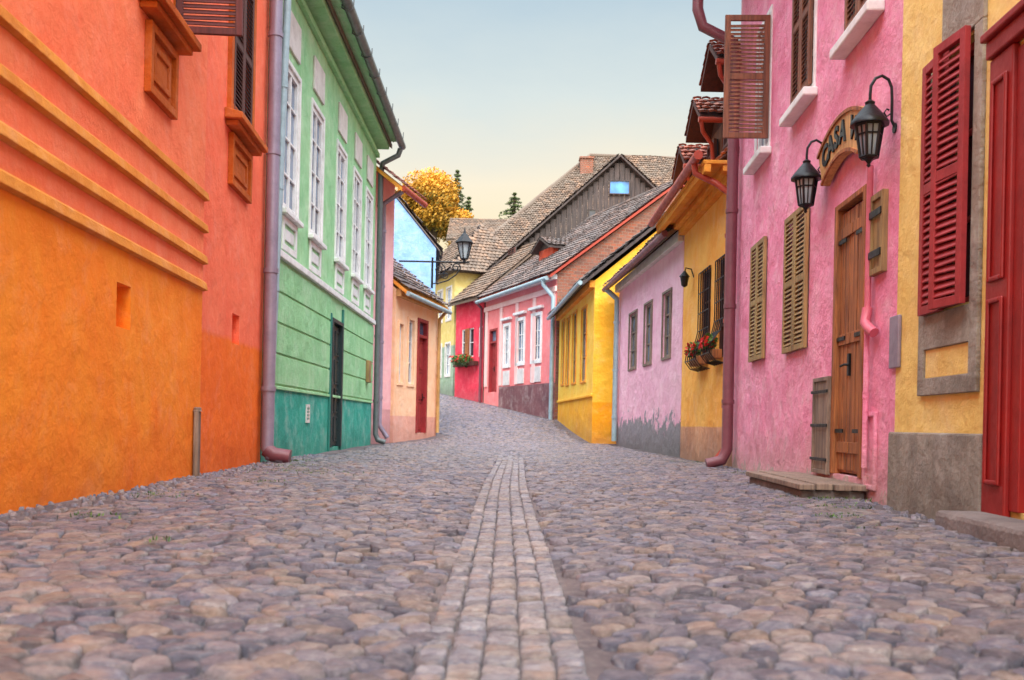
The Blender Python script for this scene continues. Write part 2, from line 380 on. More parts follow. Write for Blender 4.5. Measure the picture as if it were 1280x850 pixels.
def cobbles(x0,x1,y0,y1,sx,sy,jit,ndr,shrink,hgt,mask,stag=True,prof=None,palt=PAL,tilt=.08,gain=1.):
    nx=int((x1-x0)/sx)+5;ny=int((y1-y0)/sy)+5
    J,I=np.meshgrid(np.arange(nx),np.arange(ny))
    cx=x0+(J-2)*sx+(I%2)*sx*.5*(1 if stag else 0)+rng.uniform(-jit,jit,J.shape)*sx
    cy=y0+(I-2)*sy+rng.uniform(-jit,jit,J.shape)*sy+.03*np.sin(J*sx*1.7+I*.05)
    th=np.arange(ndr)*2*np.pi/ndr+.2;ct,st=np.cos(th),np.sin(th)
    c0x=cx[2:-2,2:-2];c0y=cy[2:-2,2:-2];R=np.full(c0x.shape+(ndr,),9.)
    for di in range(-2,3):
        for dj in range(-2,3):
            if di==0 and dj==0: continue
            vx=cx[2+di:ny-2+di,2+dj:nx-2+dj]-c0x;vy=cy[2+di:ny-2+di,2+dj:nx-2+dj]-c0y
            dot=vx[...,None]*ct+vy[...,None]*st;h=((vx**2+vy**2)/2)[...,None]
            R=np.minimum(R,np.where(dot>1e-5,h/np.maximum(dot,1e-5),9.))
    R=np.minimum(R,1.0*max(sx,sy));R=(np.roll(R,1,-1)+4.5*R+np.roll(R,-1,-1))/6.5
    R=R*(shrink*rng.uniform(.94,1.02,R.shape[:2]))[...,None]
    c0x=c0x.ravel();c0y=c0y.ravel();R=R.reshape(-1,ndr)
    k=mask(c0x,c0y)
    prof=prof or [(1.02,-.9),(.985,.45),(.92,.84),(.70,1.0)]
    return assemble(c0x[k],c0y[k],R[k],hgt,prof,palt,tilt,gain)
wand=lambda y:-.02+.02*np.sin(y*.45+.6)
def setts(cols,y0,y1,row):
    th=np.arange(16)*2*np.pi/16+.2;ct,st=np.abs(np.cos(th)),np.abs(np.sin(th));X=[];Y=[];RR=[]
    for ci,(x,a) in enumerate(cols):
        y=y0+rng.uniform(0,row)
        while y<y1:
            L=row*rng.uniform(.75,1.3);aa=a*rng.uniform(.92,1.0);bb=L/2*.93
            if y<14 or rng.random()<(y1-y)/(y1-14):
                X.append(x+wand(y)+rng.uniform(-.004,.004));Y.append(y+L/2)
                RR.append(1/((ct/aa)**5+(st/bb)**5)**(1/5)*(1+rng.normal(0,.02,16)))
            y+=L
    return assemble(np.array(X),np.array(Y),np.array(RR),.017,[(1.03,-.9),(.99,.5),(.93,.88),(.7,1.)],pal((156,154,162),(142,140,150),(168,158,158),(150,144,148),(130,128,138),(160,150,146)),.05,1.,.012)
def stone_obj(name,parts,mat,**props):
    Vs=[];loops=[];starts=[];cols=[];vo=0;lo=0
    for V,Q,cap,c in parts:
        Vs.append(V);cols.append(c)
        loops.append((Q+vo).ravel());starts.append(lo+np.arange(len(Q))*4);lo+=Q.size
        loops.append((cap+vo).ravel());starts.append(lo+np.arange(len(cap))*cap.shape[1]);lo+=cap.size
        vo+=len(V)
    V=np.concatenate(Vs);Lp=np.concatenate(loops);S=np.concatenate(starts);c=np.concatenate(cols)
    me=bpy.data.meshes.new(name);me.vertices.add(len(V));me.vertices.foreach_set('co',V.astype(np.float32).ravel())
    me.loops.add(len(Lp));me.loops.foreach_set('vertex_index',Lp.astype(np.int32))
    me.polygons.add(len(S));me.polygons.foreach_set('loop_start',S.astype(np.int32))
    me.update(calc_edges=True);me.validate()
    at=me.attributes.new('stone','FLOAT_COLOR','POINT');at.data.foreach_set('color',c.astype(np.float32).ravel())
    me.materials.append(mat);me.shade_smooth()
    o=bpy.data.objects.new(name,me);COL.objects.link(o)
    for k,v in props.items(): o[k]=v
    return o
sm,nt,b=newmat('worn_cobblestone')
pos=nd(nt,'ShaderNodeNewGeometry').outputs['Position']
at=nd(nt,'ShaderNodeAttribute',attribute_name='stone').outputs['Color']
n=noise(nt,pos,26,9,.78);n2=noise(nt,pos,.8,7,.7);n3=noise(nt,pos,120,3,.6);n5=noise(nt,pos,6.,5,.6)
col=mx(nt,rmp(nt,n,.40,.62,0,.9),at,(.45,.42,.48,1),'MULTIPLY')
col=mx(nt,rmp(nt,n,.47,.34,0,.6),col,C(190,180,178))
col=mx(nt,rmp(nt,n5,.54,.68,0,.5),col,C(176,142,122))
col=mx(nt,rmp(nt,n2,.52,.66,0,.28),col,C(160,138,128))
col=mx(nt,rmp(nt,n2,.48,.34,0,.4),col,C(88,90,112))
nt.links.new(col,b.inputs['Base Color'])
nt.links.new(rmp(nt,n,.3,.7,.2,.5),b.inputs['Roughness'])
b.inputs['Specular IOR Level'].default_value=.7
nt.links.new(nd(nt,'ShaderNodeBump',{'Strength':.9,'Distance':.026,'Height':mt(nt,'ADD',n,mt(nt,'MULTIPLY',n3,.3))}).outputs[0],b.inputs['Normal'])
inroad=lambda x,y:(x>leftX(y)+.40+.06*np.sin(y*2.1))&(x<rightX(y)-.22+.05*np.sin(y*1.7))&((np.abs(x-wand(y))>.245)|(y>19)|((y>14)&(rng.random(x.shape)<(y-14)/5)))
parts=[cobbles(-3.4,3.4,1.0,12.,.116,.092,.40,12,.95,.018,inroad),
       cobbles(-3.4,3.4,12.02,26,.115,.095,.38,7,.95,.017,inroad),
       cobbles(-5.2,3.4,26.02,50,.15,.125,.32,6,.94,.020,inroad)]
stone_obj('road',parts,sm,kind='structure',label='street paved with worn blue grey cobblestones',category='road')
parts=[setts([(-.192,.038),(-.108,.043),(-.015,.047),(.078,.043),(.162,.038)],1.0,19,.078)]
stone_obj('drainage_channel',parts,sm,kind='structure',label='flat strip of small grey setts along the street',category='drain')
peb=lambda x,y:((x<leftX(y)+.5)&(x>leftX(y)+.0))|((x>rightX(y)-.28)&(x<rightX(y)))
parts=[cobbles(-3.5,3.5,2.,16,.062,.05,.40,6,.8,.012,lambda x,y:peb(x,y)&(rng.random(x.shape)<.40),tilt=.3,prof=[(1.,-.9),(.9,.5),(.5,1.)],gain=1.25)]
stone_obj('gravel',parts,sm,kind='stuff',label='loose gravel and pebbles along the house walls',category='gravel')

# ============================================================ HOUSES
L1=Frame((-2.6,-1.0),(-3.35,12.8),'L')
h=empty('orange_house',(-3.0,6,0),'orange and salmon house with brown trim and shutters','house')
mL1=plaster('orange_salmon_plaster',C(254,122,82),C(255,138,94),[(1.90,.34,C(255,150,44),C(255,130,30))],bump=.34,grime=.30,gc=C(196,92,40),fade=.08,wear=.24)
mL1b=plaster('salmon_plaster',C(252,114,80),C(255,130,92),[(1.50,.12,C(252,122,36),C(246,108,30))],bump=.34,grime=.30,gc=C(180,80,40),fade=.08,wear=.24)
ue=L1.hit(246,400)[0]
nA=L1.rect(137,155,355,410);nB=L1.rect(290,299,393,430)
wA=(L1.uY(7.75),L1.uY(8.45),4.03,5.7);wB=(L1.uY(10.75),L1.uY(11.7),4.05,5.7)
fw_=Frame(L1.P(0,0,.05)[:2],L1.P(1,0,.05)[:2],'L')
walls(fw_,0,ue,-.5,8.2,7,[nA,wA],mL1,h,pitch=None)
walls(L1,ue,L1.L,-.5,8.2,7,[nB,wB],mL1b,h)
for z in (2.82,2.50,2.185,1.92):
    mb=MB();P=fw_.P
    mb.hexa([P(0,z-.06,0),P(ue,z-.06,0),P(ue,z+.055,0),P(0,z+.055,0),P(0,z-.045,.045),P(ue+.04,z-.045,.045),P(ue+.04,z+.03,.03),P(0,z+.03,.03)])
    mb.obj('string_course',M['bandochre'],h,bevel=.006)
for w,f in ((wA,fw_),(wB,L1)):
    window(f,w,h,M['shutdark'],M['darkglass'],2,3)
    u0,u1=w[0],w[1]
    band(f,u0-.22,u1+.22,3.90,4.02,0,.2,h,M['browntrim'],'sill',slope=.05)
    band(f,u0-.16,u1+.16,3.84,3.897,0,.14,h,M['browntrim'],'sill_moulding')
    mb=MB();mb.frame(f,u0-.02,u1+.02,3.22,3.80,.07,.0,.06);mb.frame(f,u0+.13,u1-.13,3.36,3.66,.05,.0,.04);mb.box(f,u0+.05,u1-.05,3.29,3.73,0,.02)
    mb.obj('window_apron',M['browntrim'],h,bevel=.006)
    mb=MB();mb.frame(f,u0-.12,u1+.12,4.02,5.85,.1,0,.05);mb.obj('window_surround',M['browntrim'],h)
um=(wB[0]+wB[1])/2
shutter(L1,wB[0]+.01,um-.003,wB[2],wB[3],.01,h,M['shutdark']);shutter(L1,um+.003,wB[1]-.01,wB[2],wB[3],.01,h,M['shutdark'])
pS=fw_.P(wA[1]+.02,0,.03);fS=Frame((pS.x,pS.y),(pS.x+fw_.n.x,pS.y+fw_.n.y),n=(fw_.d.x*-1,fw_.d.y*-1,0))
shutter(fS,0,.58,3.98,5.7,0,h,M['shutmaroon'])
pipe(h,[L1.P(L1.L-.14,8.0,.12),L1.P(L1.L-.14,.22,.12),L1.P(L1.L-.14,.12,.16),L1.P(L1.L-.14,.08,.34)],.085,M['zinc'])
mb=MB();mb.tube([L1.P(L1.L-.14,.20,.11),L1.P(L1.L-.14,.13,.2),L1.P(L1.L-.14,.10,.42)],.1,14);mb.obj('pipe_shoe',M['pipebrown'],h,smooth=True)
u,z,_=L1.hit(234,600);mb=MB();mb.box(L1,u-.05,u+.05,-.1,.66,.06,.11);mb.tube([L1.P(u,.66,.085),L1.P(u,.70,.085)],.04,10);mb.obj('conduit',M['greywood'],h,bevel=.015)
roof(L1,0,L1.L,8.2,7,35,h,M['roofbrown'],over=.4,tile=.3)
# ---- green house
L2=Frame((-3.35,12.86),(-3.35,22.8),'L')
h=empty('green_house',(-3.35,17,0),'mint green two storey house with white windows and teal base','house')
mL2=plaster('mint_green_plaster',C(150,206,152),C(174,218,166),[(1.06,.0,C(70,176,154),C(54,158,142))],bump=.4,grime=.35,gc=C(70,116,100),fade=.28,wear=.5)
mL2b=plaster('mint_block_plaster',C(146,202,148),C(162,212,158),bump=.4,grime=.1,fade=.25,wear=.5)
wins=[14.15,16.0,18.25,20.1,21.75];Wg=[(L2.uY(y)-.46,L2.uY(y)+.46,3.64,5.73) for y in wins]
dG=(L2.uY(17.55),L2.uY(18.6),.1,2.45)
walls(L2,0,L2.L,-.5,7.25,7,Wg+[dG],mL2,h)
for w in Wg:
    window(L2,w,h,M['white'],M['glass'],2,4,rec=.05,fw=.08,sur=M['white'],sw=.07,sp=.03)
    mb=MB();mb.frame(L2,w[0]+.02,w[1]-.02,3.04,3.52,.09,0,.03);mb.box(L2,w[0]+.2,w[1]-.2,3.2,3.36,0,.02);mb.obj('window_apron',M['white'],h,bevel=.005)
    band(L2,w[0]-.1,w[1]+.1,3.53,3.60,0,.1,h,M['white'],'sill')
    band(L2,w[0]+.04,w[1]-.04,5.98,6.52,0,.035,h,M['offwhite'],'stucco_panel')
band(L2,0,L2.L,2.88,2.98,0,.07,h,M['white'],'string_course')
band(L2,0,L2.L,1.02,1.07,0,.03,h,mL2b,'plinth_moulding')
door(L2,dG,h,M['doordark'],M['doordark'],M['iron'],rec=.04,leaves=2,panels=4,proud=.05,fw=.07)
mb=MB();mb.box(L2,dG[0]-.12,dG[0]-.035,.0,2.55,0,.04);mb.box(L2,dG[1]+.035,dG[1]+.12,.0,2.75,0,.04);mb.obj('door_surround',M['teal'],h,bevel=.006)
for i in range(4):
    z0=1.10+i*.44
    for a,b_ in ((0.02,dG[0]-.13),(dG[1]+.13,L2.L-.02)):
        mb=MB();mb.box(L2,a,b_,z0,z0+.41,0,.022)
        mb.obj('rusticated_course',mL2b,h,bevel=.008)
band(L2,0,L2.L,6.85,6.95,0,.08,h,mL2b,'frieze')
mb=MB();mb.box(L2,0,L2.L,7.05,7.25,0,.3);mb.box(L2,0,L2.L+.05,7.25,7.33,0,.5);mb.obj('cornice',mL2b,h,bevel=.02)
pipe(h,[L2.P(-.1,7.30,.58),L2.P(L2.L+.25,7.2,.58)],.085,M['pipegreen'],'gutter',False)
for i in range(10): pipe(h,[L2.P(.5+i,7.40,.5),L2.P(.5+i,7.20,.49),L2.P(.5+i,7.15,.58),L2.P(.5+i,7.2,.675),L2.P(.5+i,7.34,.68)],.012,M['pipegreen'],'gutter_bracket',False,6)
pipe(h,[L2.P(L2.L+.1,7.1,.55),L2.P(L2.L+.1,6.95,.5),L2.P(L2.L+.08,6.75,.14),L2.P(L2.L+.08,6.5,.1),L2.P(L2.L+.08,.3,.1),L2.P(L2.L+.08,.15,.16),L2.P(L2.L+.08,.1,.34)],.065,M['pipegreen'])
pipe(h,[L2.P(-.02,7.1,.25),L2.P(-.02,.3,.1)],.05,M['zincblue'])
u,z,_=L2.hit(384,517);mb=MB();mb.frame(L2,u-.12,u+.12,z-.15,z+.15,.03,0,.02)
for i in range(5): mb.box(L2,u-.09,u+.09,z-.12+i*.055,z-.10+i*.055,.002,.018)
mb.obj('vent_grille',M['offwhite'],h)
u,z,_=L2.hit(458,462);mb=MB();mb.box(L2,u-.25,u+.1,z-.3,z+.2,0.025,.1);mb.obj('meter_box',M['shutolive'],h,bevel=.01)
roof(L2,0,L2.L,7.33,7,35,h,M['roofbrown'],over=.35,tile=.3)
# ---- narrow pink house beside green
L3=Frame((-3.42,22.95),(-3.10,24.4),'L')
h=empty('rose_house',(-3.3,23.7,0),'narrow rose pink house with rusty overhanging eaves','house')
mL3=plaster('rose_plaster',C(252,190,190),C(242,172,176),[(.9,.05,C(206,150,150),C(216,156,156))],bump=.3,grime=.3,wear=.3)
walls(L3,0,L3.L,-.5,6.6,5,[],mL3,h,pitch=38)
roof(L3,0,L3.L,6.6,5,38,h,M['roofred'],over=.75,end=.12,tile=.22,trim=M['ochre'])
pipe(h,[L3.P(.45,6.2,.6),L3.P(.45,5.9,.1),L3.P(.45,.5,.1),L3.P(.47,.2,.3)],.06,M['zinc'])
pipe(h,[L3.P(-.1,6.12,.78),L3.P(L3.L+.1,6.1,.78)],.07,M['pipered'],'gutter',False)
# ---- peach house
L4=Frame((-3.03,24.5),(-2.23,28.1),'L')
h=empty('peach_house',(-2.6,26.3,.1),'small peach single storey house with tiled roof','house')
mL4=plaster('peach_plaster',C(255,208,170),C(252,194,152),[(.75,.03,C(240,178,158),C(232,164,146))],gz=.1,bump=.3,grime=.25,wear=.3)
w1=L4.rect(498,503,405,478);w2=L4.rect(510,517,400,480);dd=L4.rect(521,533,400,541)
walls(L4,0,L4.L,-.5,4.0,3.4,[w1,w2,dd],mL4,h,pitch=38)
for w in (w1,w2): window(L4,w,h,M['offwhite'],M['glass'],1,3,sur=mL4,sw=.08)
door(L4,dd,h,M['shutred'],M['shutred'],M['iron'],leaves=1,panels=3,transom=.4,pm=M['glass'])
band(L4,0,L4.L,3.8,4.0,0,.14,h,M['signwood'])
roof(L4,0,L4.L,4.05,3.4,38,h,M['roofgrey'],over=.3,end=.05,tile=.2,trim=M['ochre'])
pipe(h,[L4.P(L4.L-.1,3.85,.3),L4.P(L4.L-.1,3.6,.08),L4.P(L4.L-.1,.3,.08)],.05,M['signwood'])
pipe(h,[L4.P(-.05,3.86,.34),L4.P(L4.L+.1,3.82,.34)],.06,M['zincblue'],'gutter',False)
# ---- blue house
L5=Frame((-2.42,29.2),(-3.2,37),'L')
h=empty('blue_house',(-2.6,33,.5),'blue plastered house with a steep gable end','house')
mL5=plaster('blue_plaster',C(130,172,232),C(152,192,238),gz=.4,bump=.3,wear=.3)
walls(L5,0,L5.L,-.5,5.9,6,[],mL5,h,pitch=50)
roof(L5,0,L5.L,5.9,6,50,h,M['roofgrey'],over=.12,end=.05,tile=.25,thick=.05)
# ---- YELLOW near house + PINK house
R=Frame((2.57,-1.0),(3.253,14.15),'R')
h=empty('pale_yellow_house',(2.8,5,0),'pale yellow house with grey cement base and red shutters','house')
mR1=plaster('pale_yellow_plaster',C(248,218,136),C(238,200,114),bump=.5,grime=.2,fade=.15,wear=.5)
uB=R.uY(7.40)
sh=(R.uY(6.06),R.uY(6.76),1.44,3.15)
dr=(R.uY(4.2),R.uY(5.45),.16,2.78)
walls(R,0,uB,-.5,8.0,7,[sh,dr],mR1,h)
band(R,0,dr[0]-.12,-.4,.60,0,.05,h,M['concrete'],'plinth',bevel=.015);band(R,dr[1]+.335,uB,-.4,.60,0,.05,h,M['concrete'],'plinth',bevel=.015)
mb=MB();a,b_=R.uY(5.92),R.uY(6.88)
mb.box(R,a,sh[0]-.02,.86,3.17,0,.03);mb.box(R,sh[1]+.02,b_,.86,3.17,0,.03);mb.box(R,sh[0]-.02,sh[1]+.02,1.18,1.42,0,.03);mb.box(R,sh[0]-.02,sh[1]+.02,.86,.98,0,.03)
mb.box(R,a+.0,sh[1]-.2,3.172,6,0,.03);mb.box(R,sh[0]-.02,sh[1]+.02,.98,1.18,0,.012,1)
mb.obj('window_surround',[M['concrete'],mR1],h,bevel=.006)
window(R,sh,h,M['shutred'],M['darkglass'],2,3)
um=(sh[0]+sh[1])/2
shutter(R,um+.004,sh[1]+.02,sh[2]-.02,sh[3]+.02,.035,h,M['shutred'],rails=1)
pS=R.P(sh[0]-.02,0,.05);an=math.radians(8);dv=R.d*math.cos(an)+R.n*math.sin(an);nv=R.n*math.cos(an)-R.d*math.sin(an)
fS=Frame((pS.x,pS.y),(pS.x+dv.x,pS.y+dv.y),n=nv);shutter(fS,0,.38,sh[2]-.02,sh[3]+.02,0,h,M['shutred'])
d_=door(R,dr,h,M['doorred'],M['doorred'],M['iron'],rec=.13,leaves=2,panels=3,fw=.08,transom=.55,pm=M['darkglass'],proud=.02)
mb=MB();mb.box(R,dr[1]+.035,dr[1]+.33,.12,2.84,0,.045);mb.frame(R,dr[1]+.08,dr[1]+.28,.3,1.4,.03,.045,.065);mb.frame(R,dr[1]+.08,dr[1]+.28,1.5,2.7,.03,.045,.065);mb.box(R,dr[0]-.1,dr[1]+.335,2.845,2.95,0,.07);mb.box(R,dr[0]-.1,dr[1]+.35,2.952,3.0,0,.10)
mb.obj('door_surround',M['doorred'],h,bevel=.01)
mb=MB();mb.box(R,dr[0]-.3,dr[1]+.28,-.15,.14,0.052,.34);mb.obj('doorstep',M['stone'],h,bevel=.03)
roof(R,0,uB,8.0,7,35,h,M['roofbrown'],over=.4,tile=.3)
# kerb slabs
mb=MB();u=R.uY(4.6)
while u<R.uY(7.2):
    L_=random.uniform(.35,.6);mb.box(R,u,u+L_-.03,-.1,.03+random.uniform(-.008,.012),.36+random.uniform(-.02,.02),.62+random.uniform(-.03,.05));u+=L_
mb.obj('kerb',M['stone'],None,bevel=.02,kind='structure',label='row of flat worn stone slabs beside the houses',category='kerb')
# ---- pink house
h=empty('pink_house',(3.1,11,0),'pink two storey house with wooden shutters and brown door','house')
mR2=plaster('pink_plaster',C(253,168,194),C(248,146,178),bump=.75,grime=.6,gc=C(196,172,162),patch=(C(178,152,148),.05),fade=.3,wear=.5)
s1=R.rect(942,958,304,450);s2=R.rect(985,1011,265,438);dP=(R.uY(8.2),R.uY(9.05),.2,2.68)
up=[(R.uY(y)-.38,R.uY(y)+.38,4.2,5.85) for y in (8.35,10.35,12.45)]
walls(R,uB,R.L,-.5,7.7,7,[s1,s2,dP]+up,mR2,h)
for s in (s1,s2):
    um=(s[0]+s[1])/2;window(R,s,h,M['offwhite'],M['darkglass'],2,3,rec=.12)
    shutter(R,s[0]-.02,um-.004,s[2],s[3],.012,h,M['shutolive']);shutter(R,um+.004,s[1]+.02,s[2],s[3],.012,h,M['shutolive'])
for i,w in enumerate(up):
    window(R,w,h,M['white'],M['glass'],2,4,rec=.06,sur=M['white'],sw=.07,sp=.02)
    band(R,w[0]-.16,w[1]+.16,4.03,4.12,0,.15,h,M['white'],'sill',bevel=.015)
    if i<2:
        um=(w[0]+w[1])/2;shutter(R,w[0],um-.004,w[2],w[3],.025,h,M['shutbrown']);shutter(R,um+.004,w[1],w[2],w[3],.025,h,M['shutbrown'])
pS=R.P(up[2][0]-.04,0,.03);fS=Frame((pS.x,pS.y),(pS.x+R.n.x,pS.y+R.n.y),n=(-R.d.x,-R.d.y,0))
shutter(fS,0,.56,4.24,5.78,0,h,M['shutbrown'],fw=.07)
door(R,dP,h,M['doorbrown'],M['doorbrown'],M['iron'],rec=.06,leaves=2,fw=.05,proud=.015,planks=3)
for z in (.6,1.45,2.35):
    for a,b_ in ((dP[0]+.05,dP[0]+.28),(dP[1]-.28,dP[1]-.05)):
        mb=MB();mb.box(R,a,b_,z-.018,z+.018,-.014,-.004);mb.obj('hinge_strap',M['iron'],h)
r=R.rect(1094,1110,242,342);mb=MB();mb.frame(R,r[0],r[1],r[2],r[3],.05,0,.05);mb.box(R,r[0]+.05,r[1]-.05,r[2]+.05,r[3]-.05,0,.03);
for q in (.25,.75):
    z=r[2]+(r[3]-r[2])*q;mb.box(R,r[0]+.01,r[1]-.01,z-.03,z+.03,.05,.062,1)
mb.obj('board_shutter',[M['shutolive'],M['iron']],h,bevel=.005)
r=R.rect(1021,1040,472,592);mb=MB();mb.frame(R,r[0],r[1],r[2],r[3],.04,0.01,.05);mb.box(R,r[0]+.04,r[1]-.04,r[2]+.04,r[3]-.04,0.01,.035)
for q in (.15,.5,.85):
    z=r[2]+(r[3]-r[2])*q;mb.box(R,r[0]-.02,r[1]+.02,z-.015,z+.015,.05,.062,1)
mb.obj('cellar_shutter',[M['greywood'],M['iron']],h,bevel=.005)
r=R.rect(1116,1127,395,460);mb=MB();mb.box(R,r[0],r[1],r[2],r[3],0,.03);mb.obj('meter_box',M['zinc'],h,bevel=.008)
mb=MB();r=R.rect(1084,1097,515,590);mb.frame(R,r[0],r[1],.12,r[3],.04,0,.03);mb.box(R,r[0]+.04,r[1]-.04,.14,r[3]-.04,0,.012);mb.obj('cellar_hatch',mR2,h,bevel=.01)
u=R.uY(7.95)
pipe(h,[R.P(u,2.80,.05),R.P(u,1.62,.05)],.026,M['conduit'],'cable_conduit')
pipe(h,[R.P(u,1.62,.05),R.P(u-.01,1.5,.07),R.P(u-.12,1.44,.07),R.P(u-.18,1.40,.05)],.042,M['conduit'],'cable_elbow',False)
pipe(h,[R.P(u,1.5,.05),R.P(u,.3,.05)],.022,mR2,'cable_conduit')
k=R.uY(13.85)
pipe(h,[R.P(k,7.4,.68),R.P(k,6.65,.68),R.P(k,6.4,.6),R.P(k,6.2,.2),R.P(k,6.05,.14),R.P(k,5.8,.13),R.P(k,.3,.13),R.P(k,.14,.2),R.P(k,.08,.42)],.08,M['pipebrown'])
pipe(h,[R.P(uB,7.5,.7),R.P(R.L+.2,7.45,.7)],.09,M['pipebrown'],'gutter',False)
roof(R,uB,R.L,7.7,7,35,h,M['roofred'],over=.55,tile=.3)
g=empty('wooden_step',R.P(R.uY(8.9),0,.3),'low weathered timber step on stone slabs by the brown door','step')
a,b_=R.uY(7.95),R.uY(10.2)
mb=MB();mb.box(R,a+.05,b_-.05,-.05,.10,.02,.55);mb.obj('step_base',M['stone'],g,bevel=.03)
mb=MB()
for i in range(4): mb.box(R,a+random.uniform(-.04,.02),b_+random.uniform(-.02,.05),.103,.155+random.uniform(-.006,.006),.01+i*.145,.145+i*.145,0)
mb.obj('step_board',M['greywood'],g,bevel=.008)
def arc_sign():
    g=empty('shop_sign',R.P(R.uY(8.72),3.1,.1),'arched tan wooden sign with dark lettering above a door','sign')
    cu=R.uY(8.66);cz=1.92;ro,ri=1.53,1.16;a0,a1=math.radians(62),math.radians(118);n=20
    mb=MB()
    for i in range(n):
        t0=a0+(a1-a0)*i/n;t1=a0+(a1-a0)*(i+1)/n
        q=[(cu+r*math.cos(t),cz+r*math.sin(t)) for r,t in((ri,t0),(ro,t0),(ro,t1),(ri,t1))]
        mb.hexa([R.P(u,z,.03) for u,z in q]+[R.P(u,z,.10) for u,z in q])
        for rr in (ri,ro-.03):
            q=[(cu+r*math.cos(t),cz+r*math.sin(t)) for r,t in((rr,t0),(rr+.03,t0),(rr+.03,t1),(rr,t1))]
            mb.hexa([R.P(u,z,.099) for u,z in q]+[R.P(u,z,.118) for u,z in q],1)
    mb.obj('sign_board',[M['signwood'],M['doorbrown']],g)
    txt="CASA W"
    aL=math.radians(109);aR=math.radians(70)
    for i,ch in enumerate(txt):
        if ch==' ': continue
        mb=MB()
        cu_=bpy.data.curves.new('t','FONT');cu_.body=ch;cu_.size=.27;cu_.extrude=.008;cu_.offset=.008;cu_.align_x='CENTER';cu_.align_y='CENTER'
        to=bpy.data.objects.new('t',cu_);COL.objects.link(to)
        bpy.context.view_layer.update()
        me=bpy.data.meshes.new_from_object(to.evaluated_get(bpy.context.evaluated_depsgraph_get()))
        t=aL+(aR-aL)*i/(len(txt)-1)
        rr=(ro+ri)/2
        vs=[]
        for v in me.vertices:
            x,y=v.co.x,v.co.y
            w=rr*math.cos(t);dxw=math.sin(t)*x+math.cos(t)*y;dz=-math.cos(t)*x+math.sin(t)*y
            vs.append(R.P(cu-(w+dxw),cz+rr*math.sin(t)+dz,.108+v.co.z))
        mb.add(vs,[tuple(p.vertices) for p in me.polygons])
        bpy.data.objects.remove(to);bpy.data.meshes.remove(me)
        mb.obj('letter',M['iron'],g)
arc_sign()
def lantern_parts(root):
    def ring(r,z,n=6): return [Vector((.2+r*math.cos(2*math.pi*i/n),r*math.sin(2*math.pi*i/n),z)) for i in range(n)]
    def loft(mb,rs,n=6,cap=True):
        vs=[];fs=[]
        for r,z in rs: vs+=ring(r,z,n)
        for j in range(len(rs)-1):
            for i in range(n): fs.append((j*n+i,j*n+(i+1)%n,(j+1)*n+(i+1)%n,(j+1)*n+i))
        if cap: fs+=[tuple(range(n)),tuple(range((len(rs)-1)*n,len(rs)*n))]
        mb.add(vs,fs)
    ORG[root.name]=Vector()
    mb=MB();loft(mb,[(.012,.02),(.012,.0),(.04,-.02),(.035,-.04),(.07,-.08),(.125,-.15),(.15,-.185),(.15,-.20),(.12,-.20)],12);mb.obj('lantern_cap',M['iron'],root,smooth=True)
    mb=MB();loft(mb,[(.098,-.205),(.062,-.44)]);mb.obj('lantern_glass',M['lampglass'],root)
    mb=MB();t=ring(.105,-.2);b2=ring(.068,-.45)
    for i in range(6):
        mb.tube([t[i],b2[i]],.011,6);mb.tube([b2[i],b2[(i+1)%6]],.011,6);m1=t[i].lerp(b2[i],.3);m2=t[(i+1)%6].lerp(b2[(i+1)%6],.3);mb.tube([m1,m2],.007,6)
        m3=t[i].lerp(t[(i+1)%6],.5);m4=b2[i].lerp(b2[(i+1)%6],.5);mb.tube([m3,m4],.006,6)
        mb.tube([t[i],t[(i+1)%6]],.012,6)
    loft(mb,[(.068,-.44),(.068,-.455),(.03,-.475),(.012,-.50),(.018,-.515),(.004,-.53)],6)
    mb.obj('lantern_cage',M['iron'],root)
    mb=MB();pts=[(0.0,-.22),(.03,-.16),(.03,.0),(.035,.1),(.06,.16),(.11,.19),(.16,.17),(.195,.11),(.2,.04),(.2,0)]
    mb.tube([Vector((x,0,z)) for x,z in pts],.012,8)
    pts=[(.03,-.1),(.07,-.13),(.09,-.1),(.07,-.07),(.05,-.08)];mb.tube([Vector((x,0,z)) for x,z in pts],.007,6)
    mb.tube([Vector((0,0,-.22)),Vector((.012,0,-.22))],.04,10)
    mb.obj('bracket',M['iron'],root,smooth=True)
lan=bpy.data.objects.new('wall_lantern',None);COL.objects.link(lan)
lan['label']='black iron hexagonal lantern hanging from a curved wall bracket';lan['category']='lantern';lan['group']='lanterns on the pink house'
lantern_parts(lan)
ang=math.atan2(R.n.y,R.n.x)
lan.location=R.P(R.uY(7.52),3.20,0);lan.rotation_euler=(0,0,ang)
l2=lan.copy();COL.objects.link(l2);l2.location=R.P(R.uY(9.42),3.26,0)
for c in list(lan.children):
    cc=c.copy();COL.objects.link(cc);cc.parent=l2
